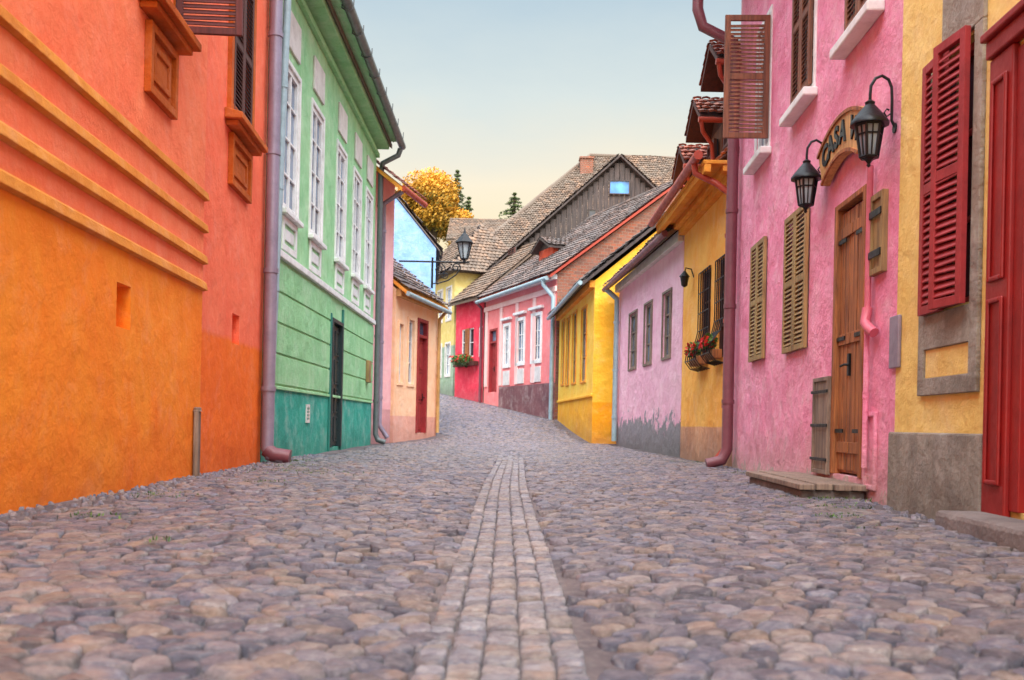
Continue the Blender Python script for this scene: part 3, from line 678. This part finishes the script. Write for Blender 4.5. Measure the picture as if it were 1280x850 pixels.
# ---- amber house R3
R3=Frame((3.26,14.18),(3.25,18.5),'R')
h=empty('amber_house',(3.25,16.3,0),'amber orange house with barred windows and red gutters','house')
mR3=plaster('amber_plaster',C(255,188,96),C(253,168,74),[(.62,.04,C(230,164,126),C(210,144,112))],bump=.5,grime=.5,fade=.15,wear=.35)
w1=R3.rect(875,888,337,455);w2=R3.rect(896,907,322,447)
walls(R3,0,R3.L,-.5,4.5,6,[w1,w2],mR3,h,pitch=42)
for w in (w1,w2):
    window(R3,w,h,M['shutdark'],M['darkglass'],2,3,rec=.1)
    mb=MB();n=5
    for i in range(n+1):
        u=w[0]-.02+(w[1]-w[0]+.04)*i/n;z0,z1=w[2],w[3]
        mb.tube([R3.P(u,z1-.02,.03),R3.P(u,z0+.60,.03),R3.P(u,z0+.42,.07),R3.P(u,z0+.22,.22),R3.P(u,z0+.06,.24),R3.P(u,z0-.06,.15),R3.P(u,z0-.1,.0)],.010,6)
    for zz,kk in ((z1-.02,.03),(z0+1.25,.03),(z0+.9,.03),(z0+.60,.03),(z0+.22,.22),(z0+.06,.24)): mb.tube([R3.P(w[0]-.03,zz,kk),R3.P(w[1]+.03,zz,kk)],.010,6)
    mb.obj('window_grille',M['iron'],h)
mb=MB();mb.box(R3,0,R3.L,4.30,4.5,0,.12);mb.box(R3,-.02,R3.L+.3,4.502,4.56,-.1,.52);mb.box(R3,-.02,R3.L+.3,4.38,4.499,.40,.5);mb.box(R3,0,R3.L,4.40,4.499,.12,.22)
mb.obj('eaves_soffit',M['ochre'],h,bevel=.01)
roof(R3,0,R3.L,4.62,6,42,h,M['roofred'],over=.10,end=.1,tile=.22)
pipe(h,[R3.P(-.05,4.62,.6),R3.P(R3.L+.3,4.58,.6)],.07,M['pipered'],'gutter',False)
pipe(h,[R3.P(.25,4.55,.6),R3.P(.25,4.42,.58),R3.P(.12,4.25,.3),R3.P(.10,4.1,.1),R3.P(.10,.3,.09),R3.P(.10,.15,.2)],.05,M['pipered'])
for (yc,zb,zt) in ((14.75,4.7,6.35),(16.0,4.7,5.9),(17.3,4.7,5.5)):
    u=R3.uY(yc);dm=MB();dm.box(R3,u-.42,u+.42,zb,zt-.35,-1.6,-.05);o=dm.obj('dormer',M['shutbrown'],h)
    window(R3,(u-.28,u+.28,zb+.25,zt-.55),o,M['shutdark'],M['darkglass'],2,2,rec=-.0)
    mb=MB();P=R3.P;z=zt-.35
    for s in (-1,1):
        a=u;b_=u+s*.62
        mb.hexa([P(a,z+.42,.35),P(b_,z-.02,.35),P(b_,z-.02,-1.8),P(a,z+.42,-1.8),P(a,z+.5,.35),P(b_,z+.06,.35),P(b_,z+.06,-1.8),P(a,z+.5,-1.8)],1)
        O=P(b_,z+.06,.37);U=P(b_,0,-1.8)-P(b_,0,.37);V=P(a,z+.5,.37)-O;tiles(mb,O,U,V,U.length,V.length,w=.15,row=.17,sag=.01)
    mb.add([P(u-.42,z-.0,-.045),P(u+.42,z-.0,-.045),P(u,z+.36,-.045)],[(0,1,2)],1)
    mb.obj('dormer_roof',[M['roofred'],M['shutdark']],o)
    pipe(o,[P(u-.66,z-.02,.38),P(u-.66,z-.04,-1.6)],.045,M['pipered'],'gutter',False)
    pipe(o,[P(u-.66,z-.02,.34),P(u-.62,z-.2,.30),P(u-.45,z-.35,.12),P(u-.44,4.65,.06)],.035,M['pipered'],'drainpipe',False)
lp=empty('wall_lamp',R3.P(R3.hit(857,350)[0],2.9,.1),'small black wall lamp on the amber facade','lamp')
u,z,_=R3.hit(857,350,.15)
mb=MB();mb.tube([R3.P(u,z+.05,0),R3.P(u,z+.2,.05),R3.P(u,z+.22,.15),R3.P(u,z+.14,.17)],.012,8);mb.obj('bracket',M['iron'],lp)
mb=MB();mb.tube([R3.P(u,z+.16,.17),R3.P(u,z+.06,.17),R3.P(u,z+.05,.17),R3.P(u,z-.1,.17),R3.P(u,z-.13,.17)],[.02,.1,.08,.055,.02],8);mb.obj('lamp_shade',M['iron'],lp)
leafm=tinted('leaf_green',C(34,58,22),C(110,150,56),C(66,102,36),rough=.6,bump=0)
redm=tinted('red_petals',C(200,20,24),C(255,60,60),rough=.6,bump=0)
def leaves(mb,c,r,n,s,mi=0):
    for _ in range(n):
        while True:
            p=Vector((random.uniform(-1,1),random.uniform(-1,1),random.uniform(-1,1)))
            if .25<p.length<1: break
        q=Vector((c[0]+p.x*r[0],c[1]+p.y*r[1],c[2]+p.z*r[2]))
        a=Vector((random.gauss(0,1),random.gauss(0,1),random.gauss(0,1))).normalized();b=a.orthogonal().normalized();e=a.cross(b)
        ss=s*random.uniform(.6,1.3)
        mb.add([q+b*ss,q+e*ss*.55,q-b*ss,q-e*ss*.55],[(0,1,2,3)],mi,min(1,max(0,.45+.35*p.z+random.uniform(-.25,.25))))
for i,w in enumerate((w1,w2)):
    c=R3.P((w[0]+w[1])/2,w[2]+.2,.13)
    fb=empty('flower_box',c,'window box of trailing green plants with red flowers','flower box',group='flower boxes on window sills')
    mb=MB();mb.box(R3,w[0]+.04,w[1]-.04,w[2]-.02,w[2]+.12,.03,.18);mb.obj('planter',M['doorbrown'],fb,bevel=.01)
    um=(w[0]+w[1])/2;hw=(w[1]-w[0])/2
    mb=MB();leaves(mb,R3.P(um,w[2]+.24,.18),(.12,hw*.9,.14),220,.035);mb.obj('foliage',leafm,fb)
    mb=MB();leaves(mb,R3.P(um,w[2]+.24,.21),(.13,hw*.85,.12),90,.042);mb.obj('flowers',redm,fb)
# ---- lilac house R4
R4=Frame((3.25,18.56),(2.82,25.9),'R')
h=empty('lilac_pink_house',(3.0,22,0),'pale lilac pink house with peeling plaster at its foot','house')
mR4=plaster('lilac_plaster',C(250,196,214),C(242,178,202),bump=.6,grime=.5,patch=(C(134,126,132),.75),wear=.35)
ws=[R4.rect(787,796,392,460),R4.rect(806,815,380,454),R4.rect(829,839,366,446)]
walls(R4,0,R4.L,-.5,4.4,6,ws,mR4,h,pitch=40)
for w in ws: window(R4,w,h,M['greywood'],M['glass'],2,3,rec=.08,sur=M['greywood'],sw=.05)
band(R4,0,R4.L,4.2,4.4,0,.12,h,M['offwhite'])
roof(R4,0,R4.L,4.5,6,40,h,M['roofbrown'],over=.35,end=.1,tile=.22)
pipe(h,[R4.P(-.1,4.32,.40),R4.P(R4.L+.1,4.28,.40)],.065,M['pipebrown'],'gutter',False)
pipe(h,[R4.P(R4.L-.25,4.25,.40),R4.P(R4.L-.25,4.0,.1),R4.P(R4.L-.25,.2,.1)],.07,M['zincblue'])
# ---- yellow house R5
R5=Frame((2.2,26.4),(1.66,35.0),'R')
h=empty('yellow_house',(2.2,30,.3),'bright yellow house with narrow windows and grey tiled roof','house')
mR5=plaster('yellow_plaster',C(255,208,84),C(255,192,64),[(1.45,.03,C(255,186,50),C(253,170,38))],gz=.3,bump=.4,grime=.3,fade=.12,wear=.3)
mR5s=plaster('golden_plaster',C(255,200,66),C(255,182,46),[(1.25,.03,C(255,176,36),C(253,160,26))],gz=.1,bump=.4,grime=.3,fade=.12,wear=.3)
ws=[R5.rect(x,x1,yt,yb) for x,x1,yt,yb in ((702.5,705.5,402,480),(708.5,712,398,480),(716,720.5,392,478),(727,733,386,476))]
walls(R5,0,R5.L,-.5,4.6,6,ws,mR5,h,pitch=40,sidemat=mR5s)
for w in ws: window(R5,w,h,M['shutolive'],M['glass'],1,3,rec=.08,sur=M['ochre'],sw=.06)
band(R5,0,R5.L,4.4,4.6,0,.15,h,M['ochre'])
band(R5,0,R5.L,1.40,1.48,0,.05,h,mR5,'string_course')
roof(R5,0,R5.L,4.7,6,40,h,M['roofgrey'],over=.35,end=.12,tile=.2,trim=M['darkwood'])
pipe(h,[R5.P(-.1,4.51,.42),R5.P(R5.L+.05,4.47,.42)],.065,M['zincblue'],'gutter',False)
# ---- coral house R6
R6=Frame((1.55,35.2),(-1.27,42.4),'R')
h=empty('coral_pink_house',(.2,38.8,1.1),'coral pink house with white windows and tall brick gable','house')
mR6=plaster('coral_plaster',C(248,144,142),C(242,130,130),gz=1.,bump=.3,grime=.2,fade=.15,wear=.35)
brick=bpy.data.materials.new('brick_gable');brick.use_nodes=True;nt=brick.node_tree;b=nt.nodes['Principled BSDF']
pos=nd(nt,'ShaderNodeNewGeometry').outputs['Position'];mp=nd(nt,'ShaderNodeMapping',{0:pos,2:(math.radians(90),0,0)}).outputs[0]
bt=nd(nt,'ShaderNodeTexBrick',{'Vector':mp,'Color1':C(182,100,70),'Color2':C(120,72,58),'Mortar':C(156,126,108),'Scale':2.4,'Mortar Size':.03,'Brick Width':.55,'Row Height':.28})
n=noise(nt,pos,2,9,.75);col=mx(nt,rmp(nt,n,.4,.65,0,.85),bt.outputs[0],C(134,100,88))
nt.links.new(col,b.inputs['Base Color']);b.inputs['Roughness'].default_value=.9
nt.links.new(nd(nt,'ShaderNodeBump',{'Strength':.8,'Distance':.06,'Height':mt(nt,'ADD',n,bt.outputs[1])}).outputs[0],b.inputs['Normal'])
ws=[R6.rect(x0,x1,yt,yb) for x0,x1,yt,yb in ((631,637,408,456),(647,655,401,453),(666,676,395,450))]
dd=R6.rect(612,621,412,490)
walls(R6,0,R6.L,-.3,6.15,10,ws+[dd],mR6,h,pitch=37,sidemat=brick)
for w in ws:
    window(R6,w,h,M['white'],M['glass'],2,3,rec=.06,sur=M['white'],sw=.13,sp=.05)
    band(R6,w[0]-.1,w[1]+.1,w[2]-.85,w[2]-.25,0,.04,h,M['offwhite'],'stucco_panel')
    band(R6,w[0]-.25,w[1]+.25,w[3]+.25,w[3]+.35,0,.14,h,M['white'],'lintel')
door(R6,dd,h,M['shutred'],M['shutred'],M['iron'],transom=.5,pm=M['glass'])
mpk=plaster('pale_pink_strip',C(250,206,200),C(244,192,186),bump=.2,grime=0)
for i in range(5):
    u=.1+(R6.L-.5)*i/4;band(R6,u,u+.3,2.2,5.5,0,.05,h,mpk,'pilaster')
band(R6,0,R6.L,5.5,5.7,0,.08,h,mpk,'frieze')
mpl=plaster('brown_plinth_plaster',C(140,94,96),C(116,78,82),bump=.3,grime=.2)
band(R6,0,R6.L-2.0,-.2,2.15,0,.06,h,mpl,'plinth')
band(R6,0,R6.L,5.95,6.13,0,.25,h,M['white'])
roof(R6,0,R6.L,6.2,10,37,h,M['roofgrey'],over=.35,end=.18,tile=.22,trim=M['pipered'])
pipe(h,[R6.P(0,5.96,.42),R6.P(R6.L,5.92,.42)],.08,M['zincblue'],'gutter',False)
pipe(h,[R6.P(.35,5.95,.42),R6.P(.35,5.75,.4),R6.P(.12,5.3,.1),R6.P(.12,.5,.1)],.08,M['zincblue'])
t=math.tan(math.radians(37))
def dormer(fr,u,kf,w,hh,parent,ze,t,wallm,roofm,trimm):
    zb=ze+(-kf)*t
    dm=MB();dm.box(fr,u-w/2,u+w/2,zb-.3,zb+hh,kf-hh/t-.8,kf);o=dm.obj('dormer',wallm,parent)
    window(fr,(u-w*.25,u+w*.25,zb+.25,zb+hh-.12),o,M['shutdark'],M['darkglass'],2,2,rec=-.01)
    mb=MB();P=fr.P;z=zb+hh;kb=kf-hh/t-1.6
    for s in (-1,1):
        b_=u+s*(w/2+.2);mb.hexa([P(u,z+w*.25,kf+.3),P(b_,z-.1,kf+.3),P(b_,z-.1,kb),P(u,z+w*.25,kb),P(u,z+w*.25+.08,kf+.3),P(b_,z-.02,kf+.3),P(b_,z-.02,kb),P(u,z+w*.25+.08,kb)],1)
        O=P(b_,z-.02,kf+.3);U=P(b_,0,kb)-P(b_,0,kf+.3);V=P(u,z+w*.25+.08,kf+.3)-O;tiles(mb,O,U,V,U.length,V.length,w=.2,row=.24,sag=.01)
    mb.add([P(u-w/2,z,kf+.01),P(u+w/2,z,kf+.01),P(u,z+w*.25,kf+.01)],[(0,1,2)],1)
    mb.obj('dormer_roof',[roofm,trimm],o)
mDr=plaster('dormer_scarlet',C(206,84,56),C(176,66,46),bump=.3,grime=0,fade=.1)
dormer(R6,4.6,-1.5,1.5,.6,h,6.2,t,mDr,M['roofgrey'],M['darkwood'])
# ---- crimson house R7
R7=Frame((-1.32,42.5),(-2.75,45.4),'R')
h=empty('crimson_house',(-2,44,1.7),'crimson house with small windows and flower boxes','house')
mR7=plaster('crimson_plaster',C(232,66,88),C(218,54,78),gz=1.6,bump=.3,grime=.3,fade=.12)
ws=[R7.rect(577,582,412,445),R7.rect(586,592,410,446),R7.rect(598,603,408,446)]
walls(R7,0,R7.L,0,6.3,6,ws,mR7,h,pitch=40,sidemat=M['roofbrown'])
for w in ws: window(R7,w,h,M['white'],M['darkglass'],1,2,rec=.08)
roof(R7,0,R7.L,6.35,6,40,h,M['roofbrown'],over=.4,end=.1,tile=.2)
pipe(h,[R7.P(.1,6.0,.45),R7.P(.1,5.7,.1),R7.P(.1,1.4,.1)],.06,M['pipebrown'])
shutter(R7,ws[0][0]-.45,ws[0][0]-.05,ws[0][2],ws[0][3],.02,h,M['doorbrown'],slat=.1)
fb=empty('flower_box',R7.P(1.5,3.3,.15),'long window box with green leaves and red blooms','flower box',group='flower boxes on window sills')
mb=MB();mb.box(R7,.5,2.9,3.2,3.38,.02,.25);mb.obj('planter',M['shutdark'],fb)
mb=MB();c=R7.P(1.7,3.45,.2);leaves(mb,c,(.65,1.0,.28),700,.07);mb.obj('foliage',leafm,fb)
mb=MB();leaves(mb,c+Vector((-.1,-.1,.1)),(.6,.9,.2),90,.07);mb.obj('flowers',redm,fb)
# ---- olive yellow house R8 with hipped roof
R8=Frame((-2.85,45.6),(-5.2,51.5),'R')
h=empty('olive_yellow_house',(-4,48.5,2),'tall olive yellow house with green grey ground floor','house')
mR8=plaster('olive_yellow_plaster',C(224,200,124),C(206,182,108),[(4.3,.1,C(150,170,144),C(134,156,136))],gz=2.,bump=.3)
ws=[(a,a+.7,z,z+1.5) for a in (.5,1.9,3.4) for z in (2.9,5.6)]
walls(R8,0,R8.L,0,7.9,4,ws,mR8,h,sidemat=mR8)
for w in ws: window(R8,w,h,M['white'],M['glass'],2,3,rec=.08,sur=M['offwhite'],sw=.1)
mb=MB();o_=.45;P=R8.P;Lr=R8.L
e=[P(-o_,7.75,o_),P(Lr+o_,7.75,o_),P(Lr+o_,7.75,-4-o_),P(-o_,7.75,-4-o_)];ra,rb=P(2.2,10.6,-2),P(Lr-1,10.6,-2)
mb.add(e+[ra,rb],[(0,1,5,4),(1,2,5),(2,3,4,5),(3,0,4),(0,1,2,3)],1)
for (A,B,T) in ((e[0],e[1],(ra,rb)),(e[3],e[0],(ra,ra))):
    U=(B-A);m=(T[0]+T[1])/2;foot=A+U.normalized()*((m-A).dot(U.normalized()));V=m-foot;Hh=V.length;Lu=U.length;Ud=U.normalized();t0=(T[0]-A).dot(Ud);t1=(T[1]-A).dot(Ud)
    tiles(mb,A,U,V,Lu,Hh,w=.2,row=.24,inside=lambda u,v,t0=t0,t1=t1,Lu=Lu,Hh=Hh:(u>t0*v/Hh)and(u<Lu-(Lu-t1)*v/Hh))
mb.obj('roof',[M['roofbrown'],M['darkwood']],h)
# ---- dark timber gable house
R10=Frame((.4,46),(9.4,46),n=(0,-1,0))
h=empty('timber_gable_house',(4.9,46,1.5),'house with dark weathered timber gable and tiled roof','house')
walls(R10,0,9,0,9.2,3.9,[],M['darkwood'],h,sidemat=M['darkwood'])
mb=MB()
for i in range(36):
    u0=i*.25;um=u0+.12;zt=9.2+4.1-abs(um-4.5)*.9111
    mb.box(R10,u0+.01,u0+.235,8.2,max(zt,9.25),0,.05+random.uniform(0,.03))
mb.obj('gable_boarding',M['darkwood'],h)
mb=MB();P=R10.P
for s in (-1,1):
    e_=4.5+s*(6.3 if s<0 else 5.0);dz=abs(e_-4.5)*.9111
    q=[(4.5,13.45),(e_,13.45-dz),(e_,13.45-dz+.10),(4.5,13.55)]
    mb.hexa([P(u,z,.30) for u,z in q]+[P(u,z,-3.9) for u,z in q],1)
    O=P(e_,13.45-dz+.10,.30);U=P(0,0,-3.9)-P(0,0,.30);V=P(4.5,13.55,.30)-O;tiles(mb,O,U,V,U.length,V.length,w=.24,row=.3)
mb.obj('roof',[M['roofgrey'],M['darkwood']],h)
r=R10.rect(761,787,226,244);mblue=glass('painted_blue_reflection_glass',C(90,165,240),.2)  # the pane's blue reflection is painted into its base colour
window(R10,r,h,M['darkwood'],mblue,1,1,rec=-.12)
r2=R10.rect(735,745,262,275);window(R10,r2,h,M['darkwood'],M['darkglass'],1,1,rec=-.12)
# ---- big brown roof house
h=empty('great_roof_house',(2,54,2),'large old house under a steep brown tiled roof','house')
EL=Vector((-3.5,50.5,8.6));RL=Vector((4.4,58,16.8));RR=Vector((10,58,16.8));ER=Vector((10,50.5,8.6));BL=Vector((-3.5,65.5,8.6));BR=Vector((10,65.5,8.6))
mb=MB();v=[Vector((-3.2,50.8,1)),Vector((9.8,50.8,1)),Vector((9.8,65,1)),Vector((-3.2,65,1))];mb.add(v+[Vector((a.x,a.y,8.65)) for a in v],[(0,1,5,4),(1,2,6,5),(2,3,7,6),(3,0,4,7)])
mb.obj('wall',M['darkwood'],h)
mb=MB();mb.add([EL,ER,RR,RL,BL,BR],[(0,1,2,3),(0,3,4),(4,3,2,5),(1,5,2)],1)
U=ER-EL;V=Vector((0,RL.y-EL.y,RL.z-EL.z));HL=V.length
tiles(mb,EL,U,V,U.length,HL,w=.15,row=.19,inside=lambda u,v:u>7.9*v/HL,amp=.035,sag=.10)
mb.tube([EL+Vector((0,0,.05)),EL.lerp(RL,.3)+Vector((0,0,.0)),EL.lerp(RL,.6)+Vector((0,0,.06)),RL+Vector((0,0,.1)),RR],.15,8,0,tint=.3)
mb.obj('roof',[M['roofbrown'],M['darkwood']],h)
ch=Frame((3.7,56.4),(4.6,56.4),n=(0,-1,0));mb=MB();mb.box(ch,0,.75,14.3,16.3,-.7,0);mb.box(ch,-.06,.81,16.3,16.4,-.76,.06);mb.obj('chimney',brick,h)
R11=Frame((-4.6,68),(.4,68),n=(0,-1,0))
h=empty('hill_house',(-2,68,4),'distant plastered house with low brown roof','house')
mHl=plaster('pale_far_plaster',C(200,170,140),C(180,150,124),bump=.2,grime=0)
walls(R11,0,5,2,13.6,6,[],mHl,h,pitch=32);roof(R11,0,5,13.6,6,32,h,M['roofbrown'],over=.4,end=.3,tile=.22)
# ---- bracket street lantern
def street_lantern():
    g=empty('street_lantern',(-3.0,27,5),'old black street lantern on a long scrolled iron arm','street lamp')
    Y=27.2;z=5.15
    def spiral(cx,cz,r0,a0,turns,sgn,n=18): return [(cx+r0*(1-.75*i/n)*math.cos(a0+sgn*turns*2*math.pi*i/n),cz+r0*(1-.75*i/n)*math.sin(a0+sgn*turns*2*math.pi*i/n)) for i in range(n+1)]
    mb=MB();mb.tube([(-3.3,Y,z),(-1.30,Y,z)],.026,8)
    sc=[(-2.35,z-.62),(-2.15,z-.60),(-1.9,z-.52),(-1.68,z-.36),(-1.56,z-.2)]+spiral(-1.68,z-.15,.13,-.2,1.3,1)
    mb.tube([(x,Y,zz) for x,zz in sc],.02,8);mb.tube([(-2.35,Y,z-.75),(-2.35,Y,z+.12)],.03,8)
    mb.tube([(x,Y,zz) for x,zz in spiral(-2.14,z-.22,.18,math.pi/2,1.5,-1)],.016,8)
    mb.tube([(x,Y,zz) for x,zz in spiral(-1.98,z-.38,.10,math.pi,1.4,1)],.014,8)
    mb.tube([(-1.45,Y,z),(-1.45,Y,z+.08)],.04,8);mb.obj('arm',M['iron'],g,smooth=True)
    c=Vector((-1.45,Y,z+.08))
    def ring(r,dz,n=6): return [c+Vector((r*math.cos(2*math.pi*i/n+.3),r*math.sin(2*math.pi*i/n+.3),dz)) for i in range(n)]
    def loft(mb,rs,n=6):
        vs=[];fs=[]
        for r,q in rs: vs+=ring(r,q,n)
        for j in range(len(rs)-1):
            for i in range(n): fs.append((j*n+i,j*n+(i+1)%n,(j+1)*n+(i+1)%n,(j+1)*n+i))
        fs+=[tuple(range(n)),tuple(range((len(rs)-1)*n,len(rs)*n))];mb.add(vs,fs)
    mb=MB();loft(mb,[(.10,.03),(.20,.45)]);mb.obj('lantern_glass',M['lampglass'],g)
    mb=MB();loft(mb,[(.26,.45),(.27,.48),(.12,.66),(.10,.70),(.05,.74),(.02,.84),(.01,.9)]);mb.obj('lantern_cap',M['iron'],g)
    mb=MB();a=ring(.105,.02);b2=ring(.21,.46)
    for i in range(6): mb.tube([a[i],b2[i]],.018,6);mb.tube([a[i],a[(i+1)%6]],.018,6)
    mb.obj('lantern_cage',M['iron'],g)
street_lantern()
# ------------------------------------------------------------ trees
bark=wood('bark',C(88,70,54),C(52,42,36),.4)
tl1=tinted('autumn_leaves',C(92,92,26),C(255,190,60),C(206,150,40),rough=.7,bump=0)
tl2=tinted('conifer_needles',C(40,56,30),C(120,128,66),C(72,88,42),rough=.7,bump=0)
def tree(x,y,top,rad,n,label,mat):
    zb=float(G(x,y));g=empty('deciduous_tree',(x,y,zb),label,'tree')
    mb=MB();c=Vector((x,y,top-rad*1.1));mb.tube([(x,y,zb-.3),(x+.1,y,zb+2),(x,y,c.z-rad*.5),(x,y,c.z+rad*.6)],[.4,.3,.2,.05],8)
    subs=[]
    for i in range(24):
        a=random.uniform(0,6.28);e=random.uniform(-.8,1.3);r=random.uniform(.25,.85)*rad
        p=c+Vector((math.cos(a)*math.cos(e)*r,math.sin(a)*math.cos(e)*r,math.sin(e)*r*1.05));subs.append(p)
        mb.tube([(x,y,c.z-rad*.6+random.uniform(-.5,.8)),p.lerp(c,.4),p],[.12,.07,.02],5)
    mb.obj('trunk',bark,g,smooth=True)
    mb=MB()
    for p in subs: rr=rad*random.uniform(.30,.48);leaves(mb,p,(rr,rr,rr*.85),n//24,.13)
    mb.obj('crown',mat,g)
tree(-6.3,74,20.4,3.1,16000,'rounded tree with yellow green autumn leaves on a hill',tl1)
tree(-8.8,80,19.6,3.0,9000,'broad tree turning yellow on the hillside',tl1)
tree(-4.6,82,18.6,2.6,7000,'small green and yellow tree on the hillside',tl1)
def conifer(x,y,top,hh,rad,label):
    zb=float(G(x,y));g=empty('pine_tree',(x,y,zb),label,'tree')
    mb=MB();mb.tube([(x,y,zb-.3),(x,y,top-hh*.3),(x,y,top)],[.25,.14,.02],8);mb.obj('trunk',bark,g,smooth=True)
    mb=MB();n=int(hh*3.2)
    for i in range(n):
        f=i/n;z=top-.15-hh*f;r0=rad*(f**.8)*1.0+.1
        for j in range(9):
            a=random.uniform(0,6.28);r=r0*random.uniform(.6,1.15);d=Vector((math.cos(a),math.sin(a),0))
            for q in range(5):
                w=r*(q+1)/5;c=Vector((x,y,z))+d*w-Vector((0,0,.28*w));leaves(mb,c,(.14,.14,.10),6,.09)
    mb.obj('crown',tl2,g)
conifer(-5.0,80,21.7,5,1.1,'tall dark conifer standing on the hill')
conifer(-4.3,86,20.9,5,1.2,'slender conifer beside a yellowing tree')
conifer(-.2,82,20.4,3.2,1.9,'small round topped pine above the roofs')
# ------------------------------------------------------------ weeds
mb=MB()
def tuft(x,y,n,s):
    for _ in range(n):
        px=x+random.gauss(0,s);py=y+random.gauss(0,s);z=float(G(px,py))+.0;a=random.uniform(0,6.28);hgt=random.uniform(.015,.04)
        d=Vector((math.cos(a),math.sin(a),0));l=Vector((random.gauss(0,.5),random.gauss(0,.5),1)).normalized()*hgt;p=Vector((px,py,z))
        mb.add([p-d*.006,p+d*.006,p+l*.7+d*.008,p+l+d*.002],[(0,1,2,3)],0,random.random())
for x,y,n,s in ((-2.3,10.5,420,.28),(-2.6,11.6,320,.2),(-2.5,7,100,.14),(-2.35,5.4,80,.1),(2.6,8.0,220,.18),(2.4,7.2,180,.14),(2.2,6.4,90,.1),(-2.9,13.5,160,.15),(2.9,12.4,100,.12),(2.95,16,100,.15),(-2.2,8.6,120,.15),(-1.6,4.4,25,.06),(2.1,5.6,40,.08)): tuft(x,y,n,s)
mb.obj('grass',leafm,None,kind='stuff',label='sparse weeds and grass between the cobbles by the walls',category='grass')
# ------------------------------------------------------------ world, sun, camera
w=bpy.data.worlds.new('World');scene.world=w;w.use_nodes=True;nt=w.node_tree;bg=nt.nodes['Background']
sky=nd(nt,'ShaderNodeTexSky',sky_type='NISHITA',sun_disc=False,sun_elevation=math.radians(48),sun_rotation=math.radians(180),air_density=1.,dust_density=2.,ozone_density=1.)
dirn=nd(nt,'ShaderNodeTexCoord').outputs['Generated'];sx_=nd(nt,'ShaderNodeSeparateXYZ',{0:dirn});z=sx_.outputs[2];yv=sx_.outputs[1]
nn=noise(nt,nd(nt,'ShaderNodeMapping',{0:dirn,3:(1,1,2.5)}).outputs[0],2.2,7,.55)
zz=mt(nt,'ADD',z,mt(nt,'MULTIPLY',mt(nt,'SUBTRACT',nn,.5),.16))
r=nt.nodes.new('ShaderNodeValToRGB');nt.links.new(zz,r.inputs[0]);cr=r.color_ramp
cr.elements[0].position=0.;cr.elements[0].color=(1.,.82,.48,1)
cr.elements[1].position=1.;cr.elements[1].color=(.80,.82,.86,1)
for p,c in ((.17,(1.05,.89,.56,1)),(.25,(1.05,.94,.72,1)),(.33,(.76,.84,.82,1)),(.43,(.48,.64,.76,1))): e=cr.elements.new(p);e.color=c
gain=mt(nt,'MULTIPLY',rmp(nt,z,.42,.85,1.0,4.0),rmp(nt,yv,.3,-.5,1.,2.5))
g1=nd(nt,'ShaderNodeVectorMath',{0:r.outputs[0],'Scale':gain},operation='SCALE').outputs[0]
s1=nd(nt,'ShaderNodeVectorMath',{0:sky.outputs[0],'Scale':.05},operation='SCALE').outputs[0]
add=nd(nt,'ShaderNodeVectorMath',{0:nd(nt,'ShaderNodeVectorMath',{0:g1,'Scale':9.4},operation='SCALE').outputs[0],1:s1},operation='ADD').outputs[0]
nt.links.new(add,bg.inputs[0]);bg.inputs[1].default_value=.1
sl=bpy.data.lights.new('sun','SUN');sl.energy=3.4;sl.angle=math.radians(35);sl.color=(1,.91,.78)
so=bpy.data.objects.new('sun',sl);COL.objects.link(so);so.rotation_euler=(math.radians(42),0,0);so.location=(0,-5,12)
cam=bpy.data.cameras.new('camera');co=bpy.data.objects.new('camera',cam);COL.objects.link(co);scene.camera=co
cam.sensor_width=36;cam.lens=36*F/1280;cam.shift_y=105/1280;cam.clip_end=1000;cam.clip_start=.05
co.matrix_world=Matrix.Translation((0,0,H))@Matrix.Rotation(math.pi/2,4,'X')@Matrix.Rotation(ROLL,4,'Z')
cam.dof.use_dof=True;cam.dof.focus_distance=10.;cam.dof.aperture_fstop=3.2
scene.view_settings.view_transform='Standard';scene.view_settings.look='None';scene.view_settings.exposure=0
